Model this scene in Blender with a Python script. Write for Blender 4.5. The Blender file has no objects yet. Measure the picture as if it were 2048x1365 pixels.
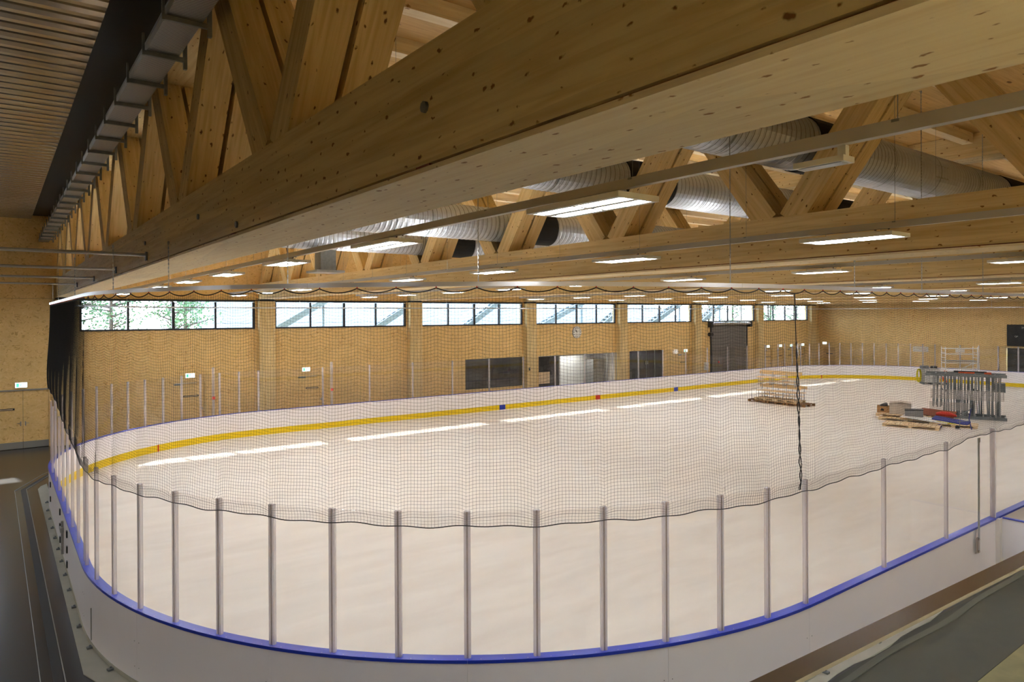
import bpy, math, random
from mathutils import Vector, Matrix
random.seed(7)
PI = math.pi
SC = bpy.context.scene
COL = SC.collection

# ------------------------------------------------------------------ camera, sky, sun, exposure
cam_data = bpy.data.cameras.new('camera')
cam = bpy.data.objects.new('camera', cam_data); COL.objects.link(cam)
SC.camera = cam
cam_data.sensor_width = 36.0
cam_data.lens = 1383.43 / 2048 * 36.0
cam_data.shift_y = -(682.5 - 633.94) / 2048
cam_data.clip_start = 0.05; cam_data.clip_end = 400
_p, _r, _y = math.radians(-0.1259), math.radians(-0.2898), math.radians(36.741)
_fw = Vector((math.sin(_y)*math.cos(_p), math.cos(_y)*math.cos(_p), math.sin(_p)))
_rt = Vector((math.cos(_y), -math.sin(_y), 0)); _up = _rt.cross(_fw)
_r2 = _rt*math.cos(_r) + _up*math.sin(_r); _u2 = _up*math.cos(_r) - _rt*math.sin(_r)
M = Matrix((_r2, _u2, -_fw)).transposed().to_4x4()
M.translation = Vector((0, 0, 5.358))
cam.matrix_world = M

world = bpy.data.worlds.new('sky'); SC.world = world; world.use_nodes = True
wn = world.node_tree.nodes; wl = world.node_tree.links
bgn = wn['Background']
tc = wn.new('ShaderNodeTexCoord'); sx = wn.new('ShaderNodeSeparateXYZ'); cr = wn.new('ShaderNodeValToRGB')
wl.new(tc.outputs['Generated'], sx.inputs[0]); wl.new(sx.outputs['Z'], cr.inputs[0]); wl.new(cr.outputs[0], bgn.inputs[0])
cr.color_ramp.elements[0].position = 0.0; cr.color_ramp.elements[0].color = (0.80, 0.90, 1.0, 1)
cr.color_ramp.elements[1].position = 0.7; cr.color_ramp.elements[1].color = (0.55, 0.75, 1.0, 1)
bgn.inputs[1].default_value = 11.0

sun_d = bpy.data.lights.new('sun', 'SUN'); sun = bpy.data.objects.new('sun', sun_d); COL.objects.link(sun)
sun_d.energy = 8.0; sun_d.angle = math.radians(1.2); sun_d.color = (1.0, 0.95, 0.86)
sun.rotation_euler = Vector((0.16, -1.0, -0.80)).to_track_quat('-Z', 'Y').to_euler()

LAMP = 70.0
SC.view_settings.view_transform = 'Standard'
SC.view_settings.look = 'None'
SC.view_settings.exposure = 0.26
SC.view_settings.gamma = 1.0
SC.view_settings.use_curve_mapping = False
SC.cycles.use_denoising = True
SC.cycles.max_bounces = 9
SC.cycles.diffuse_bounces = 5
SC.cycles.glossy_bounces = 3
SC.cycles.transmission_bounces = 4
SC.cycles.transparent_max_bounces = 40
SC.cycles.caustics_reflective = False
SC.cycles.caustics_refractive = False
SC.cycles.sample_clamp_indirect = 20.0

# ------------------------------------------------------------------ materials
def srgb(r, g, b):
    f = lambda c: (c/255/12.92) if c/255 <= 0.04045 else ((c/255+0.055)/1.055)**2.4
    return (f(r), f(g), f(b), 1)

def mat(name, col, rough=0.6, metal=0.0, spec=0.5, noise=0.0, nscale=6.0, emit=0.0, bump=0.0, stretch=(1,1,1)):
    m = bpy.data.materials.new(name); m.use_nodes = True
    n, l = m.node_tree.nodes, m.node_tree.links
    b = n['Principled BSDF']
    b.inputs['Base Color'].default_value = col
    b.inputs['Roughness'].default_value = rough
    b.inputs['Metallic'].default_value = metal
    b.inputs['Specular IOR Level'].default_value = spec
    if noise or bump:
        t = n.new('ShaderNodeTexCoord'); mp = n.new('ShaderNodeMapping'); mp.inputs['Scale'].default_value = stretch
        nz = n.new('ShaderNodeTexNoise'); nz.inputs['Scale'].default_value = nscale; nz.inputs['Detail'].default_value = 5
        l.new(t.outputs['Object'], mp.inputs[0]); l.new(mp.outputs[0], nz.inputs['Vector'])
        if noise:
            r = n.new('ShaderNodeValToRGB')
            r.color_ramp.elements[0].position = 0.3; r.color_ramp.elements[1].position = 0.7
            r.color_ramp.elements[0].color = tuple(c*(1-noise) for c in col[:3])+(1,)
            r.color_ramp.elements[1].color = tuple(min(1, c*(1+noise)) for c in col[:3])+(1,)
            l.new(nz.outputs['Fac'], r.inputs[0]); l.new(r.outputs[0], b.inputs['Base Color'])
        if bump:
            bp = n.new('ShaderNodeBump'); bp.inputs['Strength'].default_value = bump; bp.inputs['Distance'].default_value = 0.01
            l.new(nz.outputs['Fac'], bp.inputs['Height']); l.new(bp.outputs[0], b.inputs['Normal'])
    if emit:
        b.inputs['Emission Color'].default_value = col
        b.inputs['Emission Strength'].default_value = emit
    return m

def wood(name, base, dark, knot, rough=0.62, lam=0.04, kscale=6.6, kn=0.085):
    """glued laminated timber: grain runs along object X, lamellas stacked in object Z"""
    m = bpy.data.materials.new(name); m.use_nodes = True
    n, l = m.node_tree.nodes, m.node_tree.links
    b = n['Principled BSDF']; b.inputs['Roughness'].default_value = rough; b.inputs['Specular IOR Level'].default_value = 0.25
    t = n.new('ShaderNodeTexCoord')
    mp = n.new('ShaderNodeMapping'); mp.inputs['Scale'].default_value = (0.5, 9, 9)
    nz = n.new('ShaderNodeTexNoise'); nz.inputs['Scale'].default_value = 2.2; nz.inputs['Detail'].default_value = 6; nz.inputs['Distortion'].default_value = 0.6
    l.new(t.outputs['Object'], mp.inputs[0]); l.new(mp.outputs[0], nz.inputs['Vector'])
    r = n.new('ShaderNodeValToRGB'); r.color_ramp.elements[0].position = 0.33; r.color_ramp.elements[1].position = 0.62
    r.color_ramp.elements[0].color = dark; r.color_ramp.elements[1].color = base
    l.new(nz.outputs['Fac'], r.inputs[0])
    # board-to-board tone: coarse cells per lamella
    mp3 = n.new('ShaderNodeMapping'); mp3.inputs['Scale'].default_value = (0.22, 0.9, 1/lam/4)
    vz = n.new('ShaderNodeTexVoronoi'); vz.inputs['Scale'].default_value = 1.0
    l.new(t.outputs['Object'], mp3.inputs[0]); l.new(mp3.outputs[0], vz.inputs['Vector'])
    bw = n.new('ShaderNodeSeparateColor'); l.new(vz.outputs['Color'], bw.inputs[0])
    mr = n.new('ShaderNodeMapRange'); mr.inputs['To Min'].default_value = 0.9; mr.inputs['To Max'].default_value = 1.07
    l.new(bw.outputs[0], mr.inputs[0])
    mul = n.new('ShaderNodeMix'); mul.data_type = 'RGBA'; mul.blend_type = 'MULTIPLY'; mul.inputs[0].default_value = 1.0
    l.new(r.outputs[0], mul.inputs[6]); l.new(mr.outputs[0], mul.inputs[7])
    # knots
    mp2 = n.new('ShaderNodeMapping'); mp2.inputs['Scale'].default_value = (0.72, 1.35, 1.35)
    nd = n.new('ShaderNodeTexNoise'); nd.inputs['Scale'].default_value = 25; nd.inputs['Detail'].default_value = 2
    ad = n.new('ShaderNodeMixRGB'); ad.blend_type = 'ADD'; ad.inputs[0].default_value = 0.05
    vk = n.new('ShaderNodeTexVoronoi'); vk.inputs['Scale'].default_value = kscale
    so = n.new('ShaderNodeSeparateXYZ'); l.new(t.outputs['Object'], so.inputs[0])
    yz = n.new('ShaderNodeMath'); yz.operation = 'ADD'; l.new(so.outputs['Y'], yz.inputs[0]); l.new(so.outputs['Z'], yz.inputs[1])
    oi = n.new('ShaderNodeObjectInfo'); rx = n.new('ShaderNodeMath'); rx.operation = 'MULTIPLY_ADD'; rx.inputs[1].default_value = 40; l.new(oi.outputs['Random'], rx.inputs[0]); l.new(so.outputs['X'], rx.inputs[2])
    cb_ = n.new('ShaderNodeCombineXYZ'); l.new(rx.outputs[0], cb_.inputs['X']); l.new(yz.outputs[0], cb_.inputs['Y'])
    vk.voronoi_dimensions = '2D'
    l.new(cb_.outputs[0], mp2.inputs[0]); l.new(mp2.outputs[0], ad.inputs[1]); l.new(t.outputs['Object'], nd.inputs['Vector']); l.new(nd.outputs['Color'], ad.inputs[2])
    l.new(ad.outputs[0], vk.inputs['Vector'])
    sc2 = n.new('ShaderNodeSeparateColor'); l.new(vk.outputs['Color'], sc2.inputs[0])
    pw = n.new('ShaderNodeMath'); pw.operation = 'POWER'; pw.inputs[1].default_value = 1.5; l.new(sc2.outputs[1], pw.inputs[0])
    th = n.new('ShaderNodeMath'); th.operation = 'MULTIPLY'; th.inputs[1].default_value = kn*1.6; l.new(pw.outputs[0], th.inputs[0])
    sb = n.new('ShaderNodeMath'); sb.operation = 'SUBTRACT'; l.new(th.outputs[0], sb.inputs[0]); l.new(vk.outputs['Distance'], sb.inputs[1])
    mk = n.new('ShaderNodeMapRange'); mk.inputs['From Min'].default_value = -0.012; mk.inputs['From Max'].default_value = 0.045
    l.new(sb.outputs[0], mk.inputs[0])
    mx = n.new('ShaderNodeMix'); mx.data_type = 'RGBA'; mx.inputs[7].default_value = knot
    l.new(mk.outputs[0], mx.inputs[0]); l.new(mul.outputs[2], mx.inputs[6]); l.new(mx.outputs[2], b.inputs['Base Color'])
    return m

def osb(name, a, c, d):
    m = bpy.data.materials.new(name); m.use_nodes = True
    n, l = m.node_tree.nodes, m.node_tree.links
    b = n['Principled BSDF']; b.inputs['Roughness'].default_value = 0.55; b.inputs['Specular IOR Level'].default_value = 0.3
    t = n.new('ShaderNodeTexCoord')
    nz = n.new('ShaderNodeTexNoise'); nz.inputs['Scale'].default_value = 1.3; nz.inputs['Detail'].default_value = 4
    mp = n.new('ShaderNodeMapping'); mp.inputs['Scale'].default_value = (13, 13, 30)
    v = n.new('ShaderNodeTexVoronoi'); v.inputs['Scale'].default_value = 1.0
    nw = n.new('ShaderNodeTexNoise'); nw.inputs['Scale'].default_value = 3.5; nw.inputs['Detail'].default_value = 3
    aw = n.new('ShaderNodeMixRGB'); aw.blend_type = 'ADD'; aw.inputs[0].default_value = 0.5
    l.new(t.outputs['Object'], nw.inputs['Vector']); l.new(t.outputs['Object'], aw.inputs[1]); l.new(nw.outputs['Color'], aw.inputs[2])
    l.new(t.outputs['Object'], nz.inputs['Vector']); l.new(aw.outputs[0], mp.inputs[0]); l.new(mp.outputs[0], v.inputs['Vector'])
    s = n.new('ShaderNodeSeparateColor'); l.new(v.outputs['Color'], s.inputs[0])
    r = n.new('ShaderNodeValToRGB'); e = r.color_ramp.elements
    e[0].position = 0.0; e[0].color = c; e[1].position = 0.55; e[1].color = a
    x = e.new(0.12); x.color = a; y = e.new(1.0); y.color = d
    l.new(s.outputs[0], r.inputs[0])
    r2 = n.new('ShaderNodeMapRange'); r2.inputs['To Min'].default_value = 0.86; r2.inputs['To Max'].default_value = 1.12; l.new(nz.outputs['Fac'], r2.inputs[0])
    mul = n.new('ShaderNodeMix'); mul.data_type = 'RGBA'; mul.blend_type = 'MULTIPLY'; mul.inputs[0].default_value = 1.0
    l.new(r.outputs[0], mul.inputs[6]); l.new(r2.outputs[0], mul.inputs[7]); l.new(mul.outputs[2], b.inputs['Base Color'])
    return m

def thin_glass(name, tint=(1,1,1,1), gloss=0.07, rough=0.02, haze=0.0, hazecol=(0.8,0.8,0.8,1)):
    m = bpy.data.materials.new(name); m.use_nodes = True
    n, l = m.node_tree.nodes, m.node_tree.links
    n.remove(n['Principled BSDF']); out = n['Material Output']
    tr = n.new('ShaderNodeBsdfTransparent'); tr.inputs[0].default_value = tint
    gl = n.new('ShaderNodeBsdfGlossy'); gl.inputs['Roughness'].default_value = rough
    mx = n.new('ShaderNodeMixShader'); mx.inputs[0].default_value = gloss
    l.new(tr.outputs[0], mx.inputs[1]); l.new(gl.outputs[0], mx.inputs[2])
    o = mx
    if haze:
        df = n.new('ShaderNodeBsdfDiffuse'); df.inputs[0].default_value = hazecol
        m2 = n.new('ShaderNodeMixShader'); m2.inputs[0].default_value = haze
        l.new(mx.outputs[0], m2.inputs[1]); l.new(df.outputs[0], m2.inputs[2]); o = m2
    l.new(o.outputs[0], out.inputs[0])
    return m

def emis(name, col, s):
    m = bpy.data.materials.new(name); m.use_nodes = True
    n, l = m.node_tree.nodes, m.node_tree.links
    n.remove(n['Principled BSDF']); e = n.new('ShaderNodeEmission')
    e.inputs[0].default_value = col; e.inputs[1].default_value = s
    l.new(e.outputs[0], n['Material Output'].inputs[0])
    return m

def floor_mat():
    m = bpy.data.materials.new('rink concrete'); m.use_nodes = True
    n, l = m.node_tree.nodes, m.node_tree.links
    b = n['Principled BSDF']; b.inputs['Roughness'].default_value = 0.5; b.inputs['Specular IOR Level'].default_value = 0.35
    t = n.new('ShaderNodeTexCoord'); mp = n.new('ShaderNodeMapping'); mp.inputs['Scale'].default_value = (0.35, 1.4, 1); mp.inputs['Rotation'].default_value = (0, 0, 0.35)
    nz = n.new('ShaderNodeTexNoise'); nz.inputs['Scale'].default_value = 1.1; nz.inputs['Detail'].default_value = 7; nz.inputs['Roughness'].default_value = 0.6; nz.inputs['Distortion'].default_value = 0.5
    l.new(t.outputs['Object'], mp.inputs[0]); l.new(mp.outputs[0], nz.inputs['Vector'])
    r = n.new('ShaderNodeValToRGB'); r.color_ramp.elements[0].position = 0.28; r.color_ramp.elements[1].position = 0.66
    r.color_ramp.elements[0].color = srgb(218, 210, 199); r.color_ramp.elements[1].color = srgb(230, 224, 214)
    l.new(nz.outputs['Fac'], r.inputs[0]); l.new(r.outputs[0], b.inputs['Base Color'])
    n2 = n.new('ShaderNodeTexNoise'); n2.inputs['Scale'].default_value = 3; l.new(t.outputs['Object'], n2.inputs['Vector'])
    rr = n.new('ShaderNodeMapRange'); rr.inputs['To Min'].default_value = 0.42; rr.inputs['To Max'].default_value = 0.62
    l.new(n2.outputs['Fac'], rr.inputs[0]); l.new(rr.outputs[0], b.inputs['Roughness'])
    return m

GLU = wood('spruce glulam', srgb(228, 206, 154), srgb(212, 184, 128), srgb(134, 92, 48))
GLUK = wood('spruce glulam soffit', srgb(240, 222, 180), srgb(230, 207, 160), srgb(158, 114, 66))
GLUD = wood('spruce diagonal', srgb(224, 198, 144), srgb(206, 176, 118), srgb(110, 74, 36), kscale=5.2, kn=.075)
JOIST = wood('joist with painted light', srgb(240, 224, 190), srgb(228, 206, 164), srgb(150, 110, 70), kscale=3)  # paler wood: light on the joist undersides put into the colour
DECK = wood('roof boards', srgb(214, 178, 116), srgb(198, 158, 98), srgb(130, 90, 46), kscale=2.5)
OSB = osb('oriented strand board', srgb(232, 198, 132), srgb(200, 158, 94), srgb(240, 208, 148))
M_FLOOR = floor_mat()
M_RUBBER = mat('dark rubber flooring', srgb(46, 45, 45), 0.27, 0, 0.5, 0.12, 1.5, bump=0.05)
M_RUBBER2 = mat('lighter rubber seam band', srgb(92, 91, 90), 0.45, 0, 0.5, 0.1, 2)
M_GUTTER = mat('black gutter', srgb(20, 20, 20), 0.5)
M_LINE = mat('steel edge line', srgb(160, 160, 155), 0.4, 0.5)
M_APRON = mat('concrete apron', srgb(178, 176, 162), 0.8, 0, 0.3, 0.06, 3)
M_BEIGE = mat('beige screed', srgb(150, 140, 108), 0.8, 0, 0.3, 0.15, 3)
M_BOARD = mat('off-white board skin', srgb(246, 243, 247), 0.42, 0, 0.5, 0.02, 0.7)
M_BLUE = mat('blue cap plastic', srgb(38, 62, 186), 0.3, 0, 0.5)
M_YEL = mat('yellow kick plastic', srgb(238, 208, 20), 0.4)
M_RED = mat('red marking', srgb(200, 36, 24), 0.4)
M_POST = thin_glass('clear grey post profile', (.96,.95,.96,1), 0.08, 0.15, 0.30, srgb(240, 232, 234))
M_POSTC = thin_glass('post channel', (.9,.88,.88,1), 0.1, 0.2, 0.35, srgb(190, 178, 178))
M_GALV = mat('galvanised steel', srgb(170, 172, 172), 0.35, 0.85, 0.5, 0.08, 12)
M_GALVD = mat('weathered galvanised steel', srgb(132, 138, 140), 0.45, 0.7, 0.5, 0.12, 14)
M_ALU = mat('aluminium rail', srgb(205, 206, 208), 0.28, 0.8)
M_TRUNK = mat('grey painted trunking', srgb(190, 188, 184), 0.45, 0.2)
M_WHITE = mat('white enamel', srgb(232, 232, 228), 0.35)
M_BLACK = mat('black net cord', srgb(14, 13, 13), 0.7)
M_BLKP = mat('black plastic', srgb(12, 12, 13), 0.35)
M_FRAME = mat('anthracite window frame', srgb(26, 28, 34), 0.4)
M_GLASS = thin_glass('window glass', (0.96, 0.98, 1, 1), 0.06)
M_PLEXI = thin_glass('rink glass', (0.985, 0.98, 0.975, 1), 0.045, 0.03)
M_BALU = thin_glass('balustrade glass', (0.90, 0.93, 0.89, 1), 0.05)
M_GEDGE = mat('green glass edge', srgb(30, 130, 120), 0.15, 0, 0.8)
M_DGLASS = mat('dark glass', srgb(22, 22, 26), 0.08, 0, 0.6)
M_DUCT = mat('spiral duct steel', srgb(188, 194, 204), 0.38, 0.75, 0.5, 0.05, 6)
def seams(m):
    n, l = m.node_tree.nodes, m.node_tree.links; b = n['Principled BSDF']; src = b.inputs['Base Color'].links[0].from_socket
    t = n.new('ShaderNodeTexCoord'); s = n.new('ShaderNodeSeparateXYZ'); l.new(t.outputs['Object'], s.inputs[0])
    d = n.new('ShaderNodeMath'); d.operation = 'DIVIDE'; d.inputs[1].default_value = .13; l.new(s.outputs['X'], d.inputs[0])
    y = n.new('ShaderNodeMath'); y.operation = 'MULTIPLY_ADD'; y.inputs[1].default_value = .28; l.new(s.outputs['Y'], y.inputs[0]); l.new(d.outputs[0], y.inputs[2])
    f = n.new('ShaderNodeMath'); f.operation = 'FRACT'; l.new(y.outputs[0], f.inputs[0])
    g = n.new('ShaderNodeMath'); g.operation = 'LESS_THAN'; g.inputs[1].default_value = .12; l.new(f.outputs[0], g.inputs[0])
    x = n.new('ShaderNodeMix'); x.data_type = 'RGBA'; x.inputs[7].default_value = srgb(124, 125, 128); l.new(g.outputs[0], x.inputs[0]); l.new(src, x.inputs[6]); l.new(x.outputs[2], b.inputs['Base Color'])
seams(M_DUCT)
M_SLEEVE = mat('black fire sleeve', srgb(8, 8, 9), 0.8)
M_CORR = mat('corrugated metal ceiling', srgb(186, 172, 150), 0.24, 0.9, 0.5, 0.05, 1.5)
M_SHUT = mat('grey shutter slats', srgb(120, 116, 112), 0.5, 0.3)
M_KICK = mat('grey kick plate', srgb(150, 150, 146), 0.4, 0.4)
M_STAIN = mat('brushed stainless', srgb(170, 165, 158), 0.22, 0.95, 0.5)
M_EXW = emis('exit sign face', (0.86, 1, 0.95, 1), 3.0)
M_EXG = emis('exit sign green', (0.10, 0.75, 0.42, 1), 1.4)
M_LAMP = emis('lamp diffuser', (0.95, 0.985, 1.04, 1), LAMP)
M_UPFILL = emis('added upward fill', (1.0, 0.98, 0.93, 1), LAMP*1.35)  # added glow, no real lamp part
M_CARD = mat('cardboard', srgb(176, 136, 92), 0.8, 0, 0.3, 0.1, 5)
M_PALW = mat('pallet wood', srgb(226, 200, 160), 0.8, 0, 0.3, 0.18, 5, stretch=(1, 6, 6))
M_PALD = mat('old pallet wood', srgb(140, 104, 66), 0.85, 0, 0.3, 0.2, 5)
M_BENCH = mat('bench plywood', srgb(222, 190, 138), 0.5, 0, 0.4, 0.08, 5, stretch=(1, 8, 8))
M_GREYB = mat('grey plastic crate', srgb(130, 132, 134), 0.5)
M_TANK = mat('translucent tank plastic', srgb(225, 226, 222), 0.4)
M_ORANGE = mat('orange plastic', srgb(228, 92, 28), 0.5)
M_HOSE = mat('yellow hose', srgb(214, 206, 30), 0.5)
M_BLUET = mat('blue tarp', srgb(48, 58, 140), 0.6)
M_REDT = mat('red canvas', srgb(200, 54, 40), 0.7)
M_BROWN = mat('rust brown board', srgb(132, 70, 40), 0.7)
M_FILM = thin_glass('stretch film', (1, 1, 1, 1), 0.08, 0.2, 0.16, (0.75, 0.74, 0.75, 1))
M_SNOW = mat('pale outdoor ground', srgb(176, 178, 176), 0.9, 0, 0.2, 0.1, 0.6)
M_CONC = mat('outdoor concrete', srgb(92, 112, 128), 0.8)
M_STEPS = mat('outdoor seating slabs', srgb(150, 156, 160), 0.8)
M_BARK = mat('bark', srgb(84, 76, 68), 0.9, 0, 0.2, 0.2, 5)
M_LEAF = mat('spring foliage', srgb(84, 116, 78), 0.8, 0, 0.2, 0.25, 4)
M_SCORE = mat('scoreboard black', srgb(16, 15, 17), 0.5)
M_TXT = mat('white lettering', srgb(215, 215, 215), 0.6)
M_NICHE = mat('dark room lining', srgb(46, 44, 44), 0.7)
M_LIGHTW = mat('white cabinet', srgb(226, 222, 214), 0.5)

# perforated tray: dark slots in galvanised sheet
def perforated():
    m = mat('perforated tray sheet', srgb(176, 176, 176), 0.4, 0.75)
    n, l = m.node_tree.nodes, m.node_tree.links; b = n['Principled BSDF']
    t = n.new('ShaderNodeTexCoord'); w = n.new('ShaderNodeTexWave'); w.wave_type = 'BANDS'; w.bands_direction = 'Y'; w.inputs['Scale'].default_value = 8.0
    l.new(t.outputs['Object'], w.inputs['Vector'])
    r = n.new('ShaderNodeValToRGB'); r.color_ramp.elements[0].position = 0.10; r.color_ramp.elements[0].color = srgb(92, 90, 88)
    r.color_ramp.elements[1].position = 0.3; r.color_ramp.elements[1].color = srgb(182, 182, 182)
    l.new(w.outputs['Fac'], r.inputs[0]); l.new(r.outputs[0], b.inputs['Base Color'])
    return m
M_PERF = perforated()

# ------------------------------------------------------------------ mesh helpers
class MB:
    def __init__(s): s.v = []; s.f = []
    def box(s, x0, x1, y0, y1, z0, z1):
        i = len(s.v)
        s.v += [(x0,y0,z0),(x1,y0,z0),(x1,y1,z0),(x0,y1,z0),(x0,y0,z1),(x1,y0,z1),(x1,y1,z1),(x0,y1,z1)]
        s.f += [tuple(i+k for k in q) for q in ((3,2,1,0),(4,5,6,7),(0,1,5,4),(1,2,6,5),(2,3,7,6),(3,0,4,7))]
        return s
    def obox(s, c, ax, ay, az):
        """oriented box: centre + three half-axis vectors"""
        i = len(s.v); c = Vector(c); ax, ay, az = Vector(ax), Vector(ay), Vector(az)
        for dz in (-1, 1):
            for dx, dy in ((-1,-1),(1,-1),(1,1),(-1,1)): s.v.append(tuple(c+ax*dx+ay*dy+az*dz))
        s.f += [tuple(i+k for k in q) for q in ((3,2,1,0),(4,5,6,7),(0,1,5,4),(1,2,6,5),(2,3,7,6),(3,0,4,7))]
        return s
    def bar(s, a, b, w, h=None, up=(0,0,1)):
        a, b = Vector(a), Vector(b); d = b-a; h = h or w
        u = Vector(up)
        if abs(d.normalized().dot(u)) > 0.98: u = Vector((1, 0, 0))
        sd = d.cross(u).normalized(); u2 = sd.cross(d).normalized()
        return s.obox((a+b)/2, d/2, sd*w/2, u2*h/2)
    def tube(s, pts, r, n=6, cap=True, rs=None):
        pts = [Vector(p) for p in pts]; i0 = len(s.v)
        for k, p in enumerate(pts):
            d = (pts[min(k+1, len(pts)-1)] - pts[max(k-1, 0)]).normalized()
            u = Vector((0,0,1)) if abs(d.z) < 0.95 else Vector((1,0,0))
            a = d.cross(u).normalized(); b = a.cross(d).normalized(); rr = rs[k] if rs else r
            for j in range(n):
                t = 2*PI*j/n; s.v.append(tuple(p + a*math.cos(t)*rr + b*math.sin(t)*rr))
        for k in range(len(pts)-1):
            for j in range(n):
                a = i0+k*n+j; b = i0+k*n+(j+1) % n
                s.f.append((a, b, b+n, a+n))
        if cap:
            s.f.append(tuple(i0+j for j in range(n))[::-1]); e = i0+(len(pts)-1)*n
            s.f.append(tuple(e+j for j in range(n)))
        return s
    def disc(s, c, nrm, r, t, n=24):
        c, nrm = Vector(c), Vector(nrm).normalized()
        return s.tube([c, c+nrm*t], r, n)
    def poly(s, pts, z0, z1):
        i = len(s.v); n = len(pts)
        s.v += [(p[0], p[1], z0) for p in pts] + [(p[0], p[1], z1) for p in pts]
        s.f += [tuple(i+k for k in range(n))[::-1], tuple(i+n+k for k in range(n))]
        s.f += [(i+k, i+(k+1) % n, i+n+(k+1) % n, i+n+k) for k in range(n)]
        return s
    def build(s, name, m, parent=None, loc=None, smooth=False):
        me = bpy.data.meshes.new(name); me.from_pydata(s.v, [], s.f); me.materials.append(m)
        if smooth: me.shade_smooth()
        me.update()
        o = bpy.data.objects.new(name, me); COL.objects.link(o)
        if parent is not None: o.parent = parent
        if loc is not None: o.location = loc
        return o

def tag(o, label=None, cat=None, group=None, kind=None):
    if label: o['label'] = label
    if cat: o['category'] = cat
    if group: o['group'] = group
    if kind: o['kind'] = kind
    return o
def thing(name, label, cat, loc=(0,0,0), rz=0.0, group=None):
    o = bpy.data.objects.new(name, None); COL.objects.link(o); o.location = loc; o.rotation_euler = (0, 0, rz)
    o.empty_display_size = 0.2
    return tag(o, label, cat, group)
def struct(name, loc=(0,0,0)):
    o = bpy.data.objects.new(name, None); COL.objects.link(o); o.location = loc; o['kind'] = 'structure'; return o
def copy_tree(o, parent=None):
    c = o.copy(); COL.objects.link(c)
    if parent is not None: c.parent = parent
    for ch in list(o.children): copy_tree(ch, c)
    return c
def timber(name, p0, p1, w, h, m, parent=None, off=(0,0,0), up=(0,0,1)):
    """rectangular member, local X along its length"""
    p0, p1 = Vector(p0)-Vector(off), Vector(p1)-Vector(off); d = p1-p0; L = d.length; d.normalize()
    u = Vector(up); sd = u.cross(d).normalized(); u2 = d.cross(sd).normalized()
    o = MB().box(0, L, -w/2, w/2, -h/2, h/2).build(name, m, parent)
    R = Matrix((d, sd, u2)).transposed().to_4x4(); R.translation = p0
    o.matrix_local = R
    return o

ORD = ['first','second','third','fourth','fifth','sixth','seventh','eighth','ninth','tenth']

# ------------------------------------------------------------------ dimensions
W = 34.73; BX = 2.027; BP = 8.271; BWD = 0.771
ZS = 6.204; ZT = 6.951; ROOF = 9.62; XR = 61.8; XL = -9.0; YN = -2.6
R0X, R0Y, R1X, R1Y, RR = 1.24, 5.576, 58.9, 31.88, 8.5
ARC = RR*PI/2; LX = R1X-R0X-2*RR; LY = R1Y-R0Y-2*RR; LOOP = 4*ARC+2*LX+2*LY
GH = 2.917; RH = 1.093

def rp(s, off=0.0):
    """point on the rink outline at arc length s, moved outward by off; returns x, y, outward normal"""
    s = s % LOOP; r = RR+off
    segs = [('a', ARC, (R0X+RR, R0Y+RR), PI), ('l', LX, (R0X+RR, R0Y), (1,0)), ('a', ARC, (R1X-RR, R0Y+RR), 1.5*PI), ('l', LY, (R1X, R0Y+RR), (0,1)),
            ('a', ARC, (R1X-RR, R1Y-RR), 0.0), ('l', LX, (R1X-RR, R1Y), (-1,0)), ('a', ARC, (R0X+RR, R1Y-RR), 0.5*PI), ('l', LY, (R0X, R1Y-RR), (0,-1))]
    for t, L, c, d in segs:
        if s <= L or t == 'l' and c == (R0X, R1Y-RR):
            if t == 'a':
                a = d+s/RR; return c[0]+r*math.cos(a), c[1]+r*math.sin(a), (math.cos(a), math.sin(a))
            nx, ny = d[1], -d[0]
            return c[0]+d[0]*s+nx*off, c[1]+d[1]*s+ny*off, (nx, ny)
        s -= L

def ribbon(mb, s0, s1, o0, o1, z0, z1, step=0.5):
    n = max(1, int(math.ceil((s1-s0)/step))); i = len(mb.v)
    for k in range(n+1):
        s = s0+(s1-s0)*k/n
        a = rp(s, o0); b = rp(s, o1)
        mb.v += [(a[0],a[1],z0),(b[0],b[1],z0),(b[0],b[1],z1),(a[0],a[1],z1)]
    for k in range(n):
        q = i+4*k
        for j in range(4): mb.f.append((q+j, q+(j+1) % 4, q+4+(j+1) % 4, q+4+j))
    mb.f.append((i, i+3, i+2, i+1)); e = i+4*n; mb.f.append((e, e+1, e+2, e+3))
    return mb

# ================================================================== FLOOR
floor = MB().box(XL-1, XR+2, YN-1, W+4.2, -0.3, -0.02).build('floor', M_RUBBER); tag(floor, kind='structure')
pts = []
n = 120
for k in range(n):
    a = rp(LOOP*k/n, -0.02); pts.append((a[0], a[1]))
MB().poly(pts, -0.1, 0.0).build('rink_slab', M_FLOOR, floor)
# concrete apron around the near left corner and the near side
ap = [(1.03, 26.2), (1.03, 12.2), (1.85, 9.8), (5.6, 6.0), (7.6, 5.34)]
wv = [(8+i*0.5, 5.33+0.035*math.sin(i*1.7)+0.02*math.sin(i*0.63)) for i in range(19)] + [(17.0, 5.40)]
outer = ap + wv
mb = MB()
poly = outer + [(17.0, 5.75), (9.7, 5.75)]
inner = [rp(s, -0.03)[:2] for s in [ARC*(1-k/14) for k in range(15)]]
mb.poly(poly + inner + [(1.3, 23.4), (1.3, 26.9), (1.12, 26.6)], -0.06, -0.006).build('concrete_apron', M_APRON, floor)
MB().poly([(7.6, 5.36)] + [(x, y) for x, y in wv] + [(30, 5.4), (30, 4.12), (5.5, 4.0)], -0.05, -0.012).build('rubber_mat', mat('charcoal rubber mat', srgb(66, 66, 68), 0.55, 0, 0.4, 0.08, 4), floor)
bl = [(7+i*0.5, 5.13+0.03*math.sin(i*0.9)+0.03*math.sin(i*0.31)) for i in range(27)]
MB().poly([(x, y-0.02) for x, y in bl] + [(x, y+0.09) for x, y in reversed(bl)], -0.03, 0.004).build('mat_edge_band', M_RUBBER2, floor)
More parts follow.
